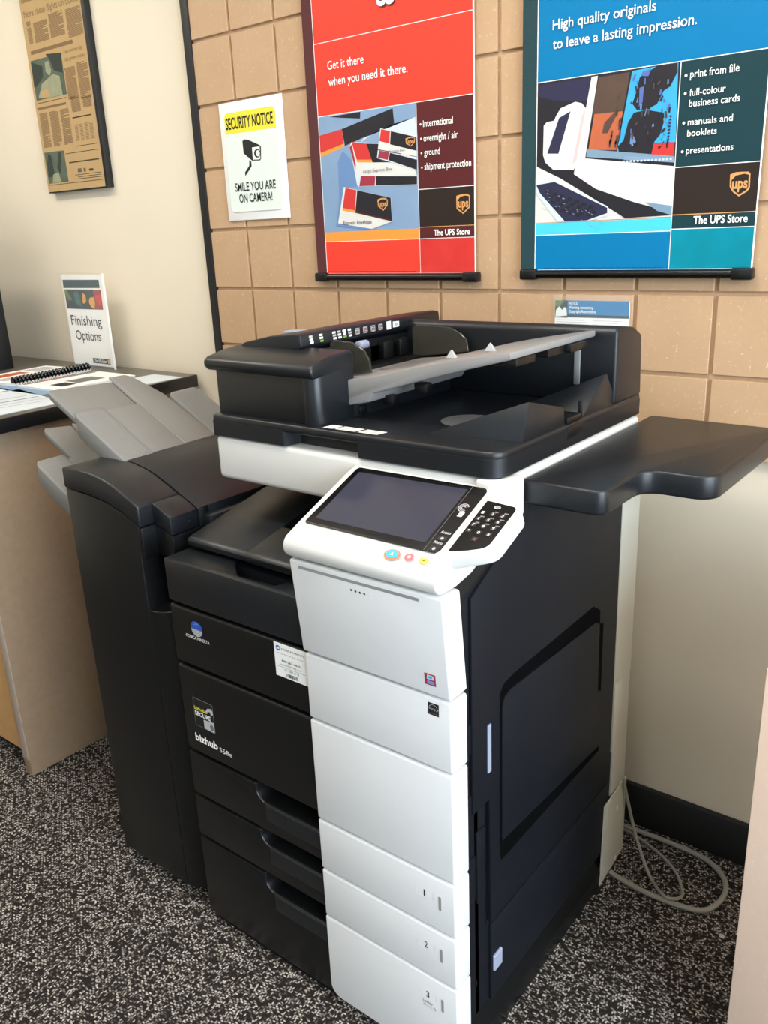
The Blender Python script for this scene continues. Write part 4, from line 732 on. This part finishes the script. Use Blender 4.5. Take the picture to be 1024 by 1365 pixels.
for i, (dz, n) in enumerate(((0.0, '1'), (-0.1018, '2'), (-0.2047, '3'))):
    m_ = MB(MT['inkw'])
    bx = [(1.0777, .3790 + dz), (1.0780, .3640 + dz), (1.1095, .3638 + dz)]
    m_.line(bx[0], bx[1], .0008, P, .0003, MT['inkw']); m_.line(bx[1], bx[2], .0008, P, .0003, MT['inkw']); m_.line((1.1095, .3638 + dz), (1.1098, .3780 + dz), .0004, P, .0003, MT['lgrey'])
    text(m_, n, 1.0908 + (.0016 if n == '1' else 0), 1.0966 - (.0014 if n == '1' else 0), .3650 + dz, .0125, P, .0004, MT['grey'] if False else MT['ink'])
    if n == '3':
        text(m_, 'Letter', 1.0835, 1.1035, .1475, .0060, P, .0004, MT['grey']); text(m_, '8½x11', 1.0845, 1.1005, .1400, .0050, P, .0004, MT['lgrey']); text(m_, 'D', 1.1050, 1.1090, .1400, .0055, P, .0004, MT['grey'])
    o = m_.build('tray_number', wdr[i])
    sl = MB(MT['groove']); cx = 1.1218
    sl.flat(rrect(cx - .0030, cx + .0030, .3505 + dz, .3780 + dz, .0022, 3), P, .0003, MT['inkw']); sl.flat(rrect(cx - .0020, cx + .0030, .3515 + dz, .3780 + dz, .0018, 3), P, .0004, MT['groove'])
    sl.build('paper_gauge', wdr[i])

# badges and stickers on the black doors
P = XZ(yf)
k = MB(MT['sblue']); k.disc((0.6020, .6856), .0160, .0148, P, .0003, MT['sblue'])
k.flat(arc(0.6020, .6856, .0150, 185, 355, 10), P, .0004, MT['lgrey'])
for i in range(4): k.line((0.6020 - .0145 + i * .001, .6835 - i * .0030), (0.6020 + .0145 - i * .001, .6835 - i * .0030), .0007, P, .0005, MT['grey'])
k.flat([(0.594, .692), (.602, .698), (.613, .694), (.606, .6945)], P, .0005, MT['sky2'])
k.build('logo', d2)
k = MB(MT['lgrey']); text(k, 'KONICA MINOLTA', .5700, .6335, .6632, .0062, P, .0004, MT['inkw'], .0); k.build('brand_lettering', d2)
st = MB(MT['paper']).box(.7985, .8715, yf - .0006, yf, .6560, .7172, 0, 1, MT['paper']); P2 = XZ(yf - .0006)
for s, a, q, z, c_ in D['stk_text']: text(st, s, a, q, z, c_, P2, .0002, MT['ink'] if s[0] in '8K' else MT['grey'], .012 if s[0] == '8' else 0.0)
for z in (.6992, .6748): st.line((.804, z), (.866, z), .0006, P2, .0002, MT['grey'])
st.disc((.8076, .7081), .0050, .0048, P2, .0002, MT['sblue']); st.flat(rrect(.8040, .8112, .7062, .7098, .0015, 3), P2, .0003, MT['paper'])
rng = random.Random(2); x = .8222
while x < .8475:
    w_ = rng.choice((.0006, .0012, .0018)); st.flat([(x, .6588), (x + w_, .6588), (x + w_, .6654), (x, .6654)], P2, .0002, MT['ink']); x += w_ + rng.choice((.0006, .001))
st.build('service_sticker', d2)
s2 = MB(MT['grey']); s2.flat(rrect(.5645, .6200, .4765, .5370, .003), P, .0003, MT['grey']); s2.flat(rrect(.5657, .6188, .4777, .5358, .002), P, .0004, MT['ink'])
for q, m_, hh in zip(D['sec2_lock'][:2], ('lgrey', 'lgrey'), (.0005, .0005)): s2.flat([(min(max(p[0], .5660), .6186), p[1]) for p in q], P, hh, MT[m_])
s2.disc((.6118, .4863), .0052, .0066, P, .0006, MT['grey'])
text(s2, 'bizhub', .5672, .5962, .5124, .0068, P, .0007, MT['yellow'], .015); text(s2, 'SECURE', .5675, .6114, .5000, .0090, P, .0007, MT['inkw'], .02)
s2.build('security_badge', d3)
k = MB(MT['inkw']); text(k, 'bizhub', .5590, .6219, .4425, .0150, P, .0004, MT['inkw'], .03); text(k, '558e', .6262, .6598, .4408, .0100, P, .0004, MT['inkw'], .0)
k.build('model_lettering', d3)

# inner output tray: sloping slab with a pit for the paper
ot = MB(MT['dark'])
ot.prism([(-0.722, 0.814), (-0.724, 0.826), (-0.716, 0.8315), (-0.530, 0.8715), (-0.40, 0.893), (-0.29, 0.897), (-0.29, 0.810)], 'x', 0.536, 0.690, 0.004, 2)
ot.prism([(-0.722, 0.814), (-0.724, 0.826), (-0.716, 0.8315), (-0.628, 0.8505), (-0.618, 0.822), (-0.29, 0.845), (-0.29, 0.800), (-0.70, 0.800)], 'x', 0.688, 0.906, 0.003, 2)
ot.prism([(0.652, -0.57), (0.700, -0.626), (0.700, -0.29), (0.640, -0.29)], 'z', 0.80, 0.836, 0.002)
ot.build('output_tray', mfp)

# scanner and feeder
sc = MB(MT['white2'])
sc.box(0.540, 1.1420, -0.634, -0.135, 0.9215, 1.0020, 0.010, 4)
scan = sc.build('scanner', mfp)
fb = MB(MT['dark'])
rc = arc(1.108, -0.606, .031, -90, 0, 8)
fb.prism([(0.541, -0.637)] + rc + [(1.139, -0.132), (0.541, -0.132)], 'z', 1.0270, 1.0425, 0.005, 3, None, 30)
fb.prism([(0.541, -0.637), (0.720, -0.637), (0.728, -0.606), (0.874, -0.606), (0.882, -0.637)] + rc + [(1.139, -0.132), (0.541, -0.132)], 'z', 1.0030, 1.0330, 0.0015, 1, None, 30)
feeder = fb.build('feeder_base', mfp)
eb = MB(MT['dark'])
eb.prism([(0.546, -0.622), (0.758, -0.622), (0.766, -0.630)] + arc(0.776, -0.613, .020, -100, 0, 6) + [(0.797, -0.570), (0.797, -0.535), (0.546, -0.535)], 'z', 1.040, 1.130, 0.003, 2, None, 35)
eb.prism([(0.546, -0.540), (0.798, -0.540), (0.800, -0.14), (0.546, -0.14)], 'z', 1.040, 1.092, 0.003, 2, None, 30)
eb.box(0.546, 0.700, -0.54, -0.14, 1.088, 1.140, 0.004)
eb.build('feeder_end_block', feeder)
ld = MB(MT['dark'])
ld.prism([(-0.634, 1.1215), (-0.642, 1.130), (-0.641, 1.1400), (-0.632, 1.1455), (-0.590, 1.1535), (-0.540, 1.1570), (-0.532, 1.1500), (-0.532, 1.1215)], 'x', 0.537, 0.7965, 0.010, 4, None, 40)
ld.prism([(0.538, 1.124), (0.541, 1.1480), (0.560, 1.1620), (0.630, 1.1760), (0.688, 1.1815), (0.702, 1.1800), (0.704, 1.1580), (0.66, 1.130)], 'y', -0.562, -0.14, 0.004, 2, None, 25)
lid = ld.build('feeder_cover', feeder)
MB(MT['bluegrey']).box(0.600, 0.645, -0.500, -0.465, 1.1650, 1.1765, 0.002).build('release_catch', lid)
# guide stickers on the strip facing the paper tray
PS = lambda u, v, h: (0.7035 + h, u, v)
rng = random.Random(4)
for i, yy in enumerate((-.541, -.515, -.480, -.466, -.452, -.437)):
    gs = MB(MT['inkw'])
    for j in range(3):
        z = 1.1765 - j * .0052
        gs.flat([(yy + j * .0012, z - .0036), (yy + .009 + j * .0012, z - .0036), (yy + .009 + j * .0012, z), (yy + j * .0012, z)], PS, .0006, MT['inkw'] if (i + j) % 3 else (MT['green'] if j == 2 else MT['lgrey']))
    gs.build('guide_sticker', lid)
for i, yy in enumerate((-.416, -.393, -.370, -.347)):
    gs = MB(MT['inkw']); gs.flat([(yy, 1.1640), (yy + .013, 1.1640), (yy + .013, 1.1750), (yy, 1.1750)], PS, .0005, MT['lgrey'])
    for j in range(3): gs.line((yy + .001, 1.1665 + j * .003), (yy + .012, 1.1665 + j * .003), .0010, PS, .0006, MT['ink'])
    gs.line((yy - .001, 1.1630), (yy + .014, 1.1760), .0014, PS, .0007, MT['brick'])
    gs.build('guide_sticker', lid)
gs = MB(MT['inkw']); gs.flat([(-.322, 1.1620), (-.308, 1.1620), (-.308, 1.1775), (-.322, 1.1775)], PS, .0006, MT['inkw'])
gs.build('guide_sticker', lid); gs = MB(MT['inkw']); gs.flat([(-.302, 1.1640), (-.282, 1.1640), (-.282, 1.1745), (-.302, 1.1755)], PS, .0006, MT['inkw']); gs.disc((-.291, 1.1695), .005, .003, PS, .0007, MT['lgrey'])
gs.build('guide_sticker', lid)
tr = MB(MT['dark2'])                                          # dark throat and rollers below the cover
tr.box(0.690, 0.745, -0.53, -0.20, 1.090, 1.108, 0.002).box(0.690, 0.700, -0.545, -0.16, 1.10, 1.150, 0.001)
for yy in (-.45, -.40, -.33, -.28): tr.box(0.699, 0.715, yy - .016, yy + .016, 1.108, 1.142, 0.003)
tr.build('feed_throat', feeder)
MB(MT['bluegrey']).cyl((0.712, -.420, 1.1450), (0.712, -.395, 1.1450), .008, 14, None, None, .001).build('feed_roller', feeder)
# back wall of the feeder
rw = MB(MT['dark'])
rw.prism([(-0.250, 1.040), (-0.250, 1.166), (-0.240, 1.1745), (-0.175, 1.166), (-0.140, 1.150), (-0.132, 1.040)], 'x', 0.690, 1.140, 0.006, 3, None, 25)
rwall = rw.build('feeder_back_wall', feeder)
MB(MT['groove']).box(1.063, 1.074, -0.2525, -0.249, 1.072, 1.142, 0.0008).build('wall_rib', rwall)
# original tray
ft_ = MB(MT['feed'])
ptop = [(0.742, 1.1030), (0.790, 1.1075), (0.846, 1.1170), (0.900, 1.1300), (0.950, 1.1420), (1.000, 1.1520), (1.040, 1.1590), (1.108, 1.1700)]
pbot = [(1.108, 1.1590), (1.040, 1.1420), (1.000, 1.1320), (0.950, 1.1185), (0.900, 1.1040), (0.850, 1.0900), (0.840, 1.0740), (0.790, 1.0640), (0.763, 1.0600), (0.750, 1.0620)]
ft_.prism(ptop + pbot, 'y', -0.5520, -0.265, 0.003, 2, None, 25)
otray = ft_.build('original_tray', feeder)
gsl = MB(MT['keydk'])
for j in range(3):
    y = -.43 + j * .045
    gsl.raw([(x, y + d, z + .0006) for x, z in ((0.765, 1.1052), (0.846, 1.1170)) for d in (0, .006)], [(0, 2, 3, 1)])
gsl.build('guide_slots', otray)
for (x, y, z) in ((0.962, -.485, 1.1445), (1.025, -.470, 1.1565)):
    MB(MT['lgrey']).solid([(x - .010, y - .004, z), (x + .010, y - .004, z), (x + .010, y + .004, z), (x - .010, y + .004, z), (x, y, z + .016)], [(0, 1, 2, 3), (0, 1, 4), (1, 2, 4), (2, 3, 4), (3, 0, 4)], .001, 1).build('stopper_fin', otray)
for (x, z, y) in ((0.79, 1.056, -.52), (0.845, 1.075, -.50), (0.90, 1.096, -.48)): MB(MT['dark2']).box(x - .012, x + .012, y - .01, y + .01, z - .012, z + .004, .002).build('underside_clip', otray)
for (a, b_) in ((1.085, -.50), (1.085, -.40), (1.095, -.34)): MB(MT['dark2']).box(a - .02, a + .02, b_ - .03, b_ + .03, 1.145, 1.1575, .002).build('underside_clip', otray)
def guide(y, x0, x1, zb0, zb1, zt):
    gd = MB(MT['smoke'])
    gd.prism([(x0, zb0), (x1, zb1), (x1 - .004, zb1 + .022), (x1 - .016, zt - .012), (x1 - .042, zt - .001), (x0 + .012, zt + .001), (x0, zt - .004)], 'y', y - .0025, y + .0025, .001, 1, None, 30)
    gd.build('paper_guide', feeder)
guide(-0.498, 0.715, 0.806, 1.1015, 1.1125, 1.1640)
guide(-0.262, 0.722, 0.852, 1.1030, 1.1200, 1.1650)
# output bed with its two ramps on the right
hp = MB(MT['dark'])
def ramp(y0, yp, zp, y1, z1, y2, xl, yl0, yl1):
    R_ = 1.1365
    vs = [(R_, y0, 1.040), (R_, yp, zp), (R_, y1, z1), (R_, y2, 1.040), (xl, yl0, 1.0415), (xl + .03, yl1, 1.0435), (xl + .03, yl1, 1.040)]
    hp.solid(vs, [(0, 1, 2, 3), (0, 4, 1), (1, 4, 5, 2), (2, 5, 6, 3), (0, 3, 6, 4), (4, 6, 5)], 0.004, 2, None, 25)
ramp(-0.566, -0.548, 1.1005, -0.434, 1.071, -0.429, 0.975, -0.580, -0.455)
ramp(-0.370, -0.279, 1.1010, -0.262, 1.080, -0.229, 1.000, -0.400, -0.300)
hp.box(1.130, 1.1365, -0.372, -0.367, 1.040, 1.069, .001)
hp.build('output_ramp', feeder)
MB(MT['feed']).prism(arc(0.985, -0.475, .045, 20, 380, 20), 'z', 1.0425, 1.0432).build('paper_scoop', feeder)
MB(MT['dark2']).box(1.108, 1.1385, -0.424, -0.376, 1.040, 1.052, 0.002).box(1.1375, 1.1400, -0.426, -0.372, 1.018, 1.038, 0.001).build('arm_clip', feeder)
sk = MB(MT['inkw']); PT = XY(1.0425)
for a, b_ in ((.800, .822), (.826, .868), (.874, .914)):
    sk.flat([(a, -.626), (b_, -.626), (b_ + .004, -.604), (a + .004, -.604)], PT, .0003, MT['inkw'])
    if b_ - a > .03:
        for j in range(3): sk.line((a + .004, -.622 + j * .006), (b_ - .002, -.622 + j * .006), .0016, PT, .0004, MT['grey'])
sk.build('caution_sticker', feeder)

# side work table on the right
wt_ = MB(MT['dark'])
pl_ = [(1.143, -0.581)] + arc(1.252, -0.561, .020, -90, 0, 5) + [(1.273, -0.500)] + arc(1.303, -0.473, .030, 180, 90, 6) + arc(1.345, -0.410, .033, -90, 0, 6) + arc(1.358, -0.112, .020, 0, 90, 5) + [(1.143, -0.085)]
wt_.prism(pl_, 'z', 0.9555, 0.9925, 0.005, 3, None, 25)
wtab = wt_.build('work_table', mfp)
PT = XY(0.9925)
for (x, y) in ((1.227, -.395), (1.236, -.145), (1.310, -.300)):
    ar = arc(x, y, .019, 15, 345, 16); ml = MB(MT['dark2'])
    for i in range(len(ar) - 1): ml.line(ar[i], ar[i + 1], .0012, PT, .0003)
    ml.build('knockout_mark', wtab)
for (x, y) in ((1.312, -.383), (1.310, -.332)): MB(MT['dark2']).disc((x, y), .0028, .0028, PT, .0003).build('screw_hole', wtab)

# control panel
cp = MB(MT['white2'])
prof = arc(-0.7905, 0.9075, .0185, 262, 118, 8)               # the rolled front edge
prof = [(-0.760, 0.8885)] + prof + [(-0.771, 0.9365), (-0.655, 0.9842), (-0.610, 0.9985), (-0.610, 0.945), (-0.720, 0.895)]
cp.prism(prof, 'x', 0.8725, 1.1465, 0.003, 3, None, 25)
cp.box(1.100, 1.1525, -0.640, -0.585, 0.940, 1.0020, 0.006, 3)
cpan = cp.build('control_panel', mfp)
th = math.atan(0.41); nn = (0, -math.sin(th), math.cos(th))
def PP(u, v, h): return (u, v + nn[1] * h, 0.937 + 0.41 * (v + 0.77) + nn[2] * h)
def pslab(mb, pts, h0, h1, bev=0.0, m=None):
    n = len(pts); vs = [PP(x, y, h0) for x, y in pts] + [PP(x, y, h1) for x, y in pts]
    return mb.solid(vs, [tuple(range(n)), tuple(range(2 * n - 1, n - 1, -1))] + [(i, (i + 1) % n, n + (i + 1) % n, n + i) for i in range(n)], bev, 3, m, 30)
wg = MB(MT['white2'])
pslab(wg, [(1.120, -0.7760), (1.150, -0.7745), (1.184, -0.757)] + arc(1.180, -0.736, .020, -50, 0, 4) + [(1.200, -0.690)] + arc(1.186, -0.682, .014, 0, 70, 4) + [(1.156, -0.640), (1.120, -0.640)], -0.020, 0.0015, .004)
wing = wg.build('keypad_wing', cpan)
br = MB(MT['dark']); br.prism([(-0.770, 0.900), (-0.742, 0.850), (-0.60, 0.90), (-0.60, 0.955), (-0.66, 0.955)], 'x', 1.05, 1.1415, .006, 2); br.build('panel_bracket', cpan)
sg = MB(MT['blackgloss'])
pslab(sg, arc(1.1195, -0.7660, .008, -90, 0, 4) + arc(1.1180, -0.6505, .009, 0, 90, 4) + arc(0.8930, -0.6485, .006, 90, 180, 3) + arc(0.8900, -0.7680, .004, 180, 270, 3), 0.0006, 0.0024, .0004)
scr = sg.build('touch_screen', cpan)
s_ = MB(MT['screen']); s_.flat([(0.8985, -0.7605), (1.0985, -0.7605), (1.0965, -0.6500), (0.8975, -0.6530)], PP, .0026); s_.build('display', scr)
s_ = MB(MT['lgrey'])
s_.line((1.1045, -.7735), (1.1005, -.6425), .0006, PP, .0026, MT['grey'])
for r_ in (.0075, .0052, .0028):
    ar = arc(1.1120, -.6860, r_, 20, 320, 14)
    for i in range(len(ar) - 1): s_.line(ar[i], ar[i + 1], .0012, PP, .0028)
s_.flat([(1.1120, -.7040), (1.1200, -.7040), (1.1205, -.6950), (1.1160, -.6920), (1.1120, -.6960)], PP, .0028)
text(s_, 'Access', 1.1085, 1.1245, -.7385, .0048, PP, .0028, MT['lgrey'], .02); text(s_, 'Menu', 1.1100, 1.1235, -.7580, .0048, PP, .0028, MT['lgrey'], .02)
for yy in (-.7475, -.7675):
    s_.flat(rrect(1.1105, 1.1240, yy - .0040, yy + .0040, .0015, 3), PP, .0028, MT['keydk']); s_.disc((1.1172, yy), .0024, .0024, PP, .0029, MT['lgrey'])
s_.build('touch_keys', scr)
kp = MB(MT['keypad'])
pslab(kp, [(1.1385, -.7660), (1.1640, -.7570)] + arc(1.1710, -.7360, .0160, -70, 0, 4) + arc(1.1800, -.6740, .0070, 0, 90, 4) + [(1.1375, -.6640)], 0.0015, 0.0024, .0004)
pad = kp.build('keypad', wing)
for r_ in range(4):
    for c_ in range(3):
        x = 1.1450 + c_ * .0155; y = -.6880 - r_ * .0122
        kk = MB(MT['keydk']); kk.flat(rrect(x - .0042, x + .0042, y - .0032, y + .0032, .001, 3), PP, .0030, MT['keydk'])
        text(kk, '123456789*0#'[r_ * 3 + c_], x - .0018, x + .0018, y - .0022, .0044, PP, .0031, MT['inkw'], .01)
        if r_ < 3 and (r_ or c_): text(kk, ('', 'ABC', 'DEF', 'GHI', 'JKL', 'MNO', 'PQRS', 'TUV', 'WXYZ')[r_ * 3 + c_], x + .0005, x + .0068, y + .0034, .0022, PP, .0031, MT['lgrey'], .01)
        kk.build('key', pad)
kk = MB(MT['lgrey']); kk.disc((1.1600, -.6745), .0052, .0030, PP, .0030, MT['lgrey']); text(kk, 'ID', 1.1575, 1.1625, -.6760, .003, PP, .0031, MT['ink']); kk.build('key', pad)
kk = MB(MT['keydk']); kk.flat(rrect(1.1575, 1.1665, -.7405, -.7335, .001, 3), PP, .0030, MT['keydk']); text(kk, 'C', 1.1603, 1.1638, -.7390, .004, PP, .0031, MT['btnred'], .01); kk.build('key', pad)
# start, stop, reset on the rolled front
PF = lambda u, v, h: (u, v - .40 * h, 0.9300 + 0.62 * (v + 0.787) + h)
kb = MB(MT['btnor']); kb.disc((1.0665, -.7925), .0130, .0080, PF, .0036, MT['btnor'], 28); kb.disc((1.0665, -.7920), .0098, .0060, PF, .0042, MT['btnblue'], 28)
kb.flat([(1.0635, -.7945), (1.0695, -.7945), (1.0665, -.7890)], PF, .0048, MT['sky3']); kb.build('start_button', cpan)
kb = MB(MT['btnred']); kb.disc((1.0935, -.7905), .0072, .0052, PF, .0036, MT['btnred'], 24); kb.disc((1.0935, -.7905), .0030, .0022, PF, .0040, MT['rose']); kb.build('stop_button', cpan)
kb = MB(MT['btnyel']); kb.flat(rrect(1.1105, 1.1250, -.7945, -.7870, .001, 3), PF, .0036, MT['btnyel']); kb.line((1.116, -.791), (1.1195, -.790), .0012, PF, .0040, MT['ink']); kb.build('reset_button', cpan)
kt = MB(MT['grey'])
for (s_t, a, b_, v) in (('Start', 1.0620, 1.0740, -.7815), ('Stop', 1.0890, 1.1000, -.7805), ('Reset', 1.1130, 1.1260, -.7800)): text(kt, s_t, a, b_, v, .0032, PF, .0040, MT['grey'])
text(kt, 'Power', 0.8900, 0.9040, -.7800, .0030, PF, .0036, MT['lgrey'])
for i in range(4): text(kt, '1234'[i], .925 + i * .0215, .9275 + i * .0215, -.7830, .0028, PF, .0040, MT['lgrey'])
kt.build('button_lettering', cpan)

# right side: big side door with the bypass tray, clips and slots
X_ = 1.140
sd = MB(MT['side'])
sd.prism([(-0.722, 0.497), (-0.722, 0.856), (-0.653, 0.892), (-0.565, 0.921), (-0.560, 0.9545), (-0.205, 0.9545), (-0.205, 0.252), (-0.672, 0.252), (-0.674, 0.497)], 'x', 1.136, 1.1455, 0.0025, 2, None, 30)
sd.build('side_door', mfp)
bp_ = MB(MT['gap'])  # near-black sheet laid on the door, painting in the recess shade
gap = [(-0.645, 0.395), (-0.645, 0.668), (-0.632, 0.681), (-0.600, 0.685), (-0.315, 0.686), (-0.286, 0.668), (-0.286, 0.640), (-0.270, 0.635), (-0.268, 0.358), (-0.640, 0.358)]
bp_.prism(gap, 'x', 1.1440, 1.1465, 0.0006, 1, None, 30, ) if False else bp_.prism(gap, 'x', 1.1440, 1.1462, 0, 1)
bo = bp_.build('bypass_recess_shade', mfp)
bt = MB(MT['side'])
bt.prism([(-0.641, 0.397), (-0.641, 0.645), (-0.633, 0.660), (-0.615, 0.665), (-0.308, 0.652), (-0.291, 0.642), (-0.288, 0.500), (-0.274, 0.496), (-0.270, 0.372)], 'x', 1.1458, 1.1485, 0.001, 2, None, 30)
bt.build('bypass_tray', bo)
ld_ = MB(MT['side']); ld_.box(1.1370, 1.1450, -0.671, -0.205, 0.085, 0.2475, 0.002); ld_.build('lower_side_panel', mfp)
P = YZ(1.140)
MB(MT['side']).box(1.137, 1.1435, -0.709, -0.685, 0.318, 0.455, 0.0015).build('side_lever', mfp)
for z0, z1, ya in ((0.33, 0.415, -.712), (0.605, 0.655, -.712), (0.655, 0.724, -.725), (0.533, 0.597, -.727), (0.43, 0.532, -.715)):
    MB(MT['side']).box(1.139, 1.1422, -0.742, ya, z0, z1, 0.001).build('side_latch', mfp)
for (y0, y1, z0, z1, h_) in ((-.7235, -.7185, .43, .72, .0006), (-.6815, -.6745, .254, .497, .0006), (-.7455, -.7395, .8645, .878, .0006), (-.7135, -.7085, .1485, .161, .0006), (-.7250, -.7190, .540, .590, .0028), (-.7250, -.7190, .662, .712, .0028)):
    MB(MT['blackgloss']).flat([(y0, z0), (y1, z0), (y1, z1), (y0, z1)], P, h_).build('side_slot', mfp)
MB(MT['bluegrey']).box(1.1445, 1.1475, -0.6815, -0.6725, 0.549, 0.633, .0005, 1).build('paper_size_strip', mfp)
MB(MT['bluegrey']).box(1.1440, 1.1500, -0.667, -0.641, 0.147, 0.180, .002, 1).build('release_lever', mfp)
# cream rear cover
rc_ = MB(MT['cream'])
rc_.box(0.56, 1.1440, -0.190, -0.118, 0.20, 0.955, 0.003)
rc_.box(1.120, 1.1455, -0.203, -0.120, 0.47, 0.955, 0.002).box(1.120, 1.1470, -0.200, -0.165, 0.315, 0.47, 0.002)
rcov = rc_.build('rear_cover', mfp)
pl2 = MB(MT['cream']); pl2.prism([(-0.235, 0.006), (-0.228, 0.202), (-0.118, 0.212), (-0.118, 0.024)], 'x', 1.1455, 1.1485, 0.0008, 1); pl2.box(1.12, 1.1455, -0.150, -0.118, 0.02, 0.21, 0.001)
pl2.build('rear_plate', rcov)
hs = MB(MT['inkw']); P = YZ(1.1485)
for (y, z) in ((-.163, .158), (-.160, .027)): hs.disc((y, z), .0045, .0065, P, .0003)
ar = arc(-.142, .027, .006, -60, 200, 8)
for i in range(len(ar) - 1): hs.line(ar[i], ar[i + 1], .0015, P, .0003)
hs.build('screw_holes', rcov)
MB(MT['cream']).box(1.1475, 1.1500, -0.216, -0.196, 0.155, 0.20, .0006, 1).build('cover_tab', rcov)
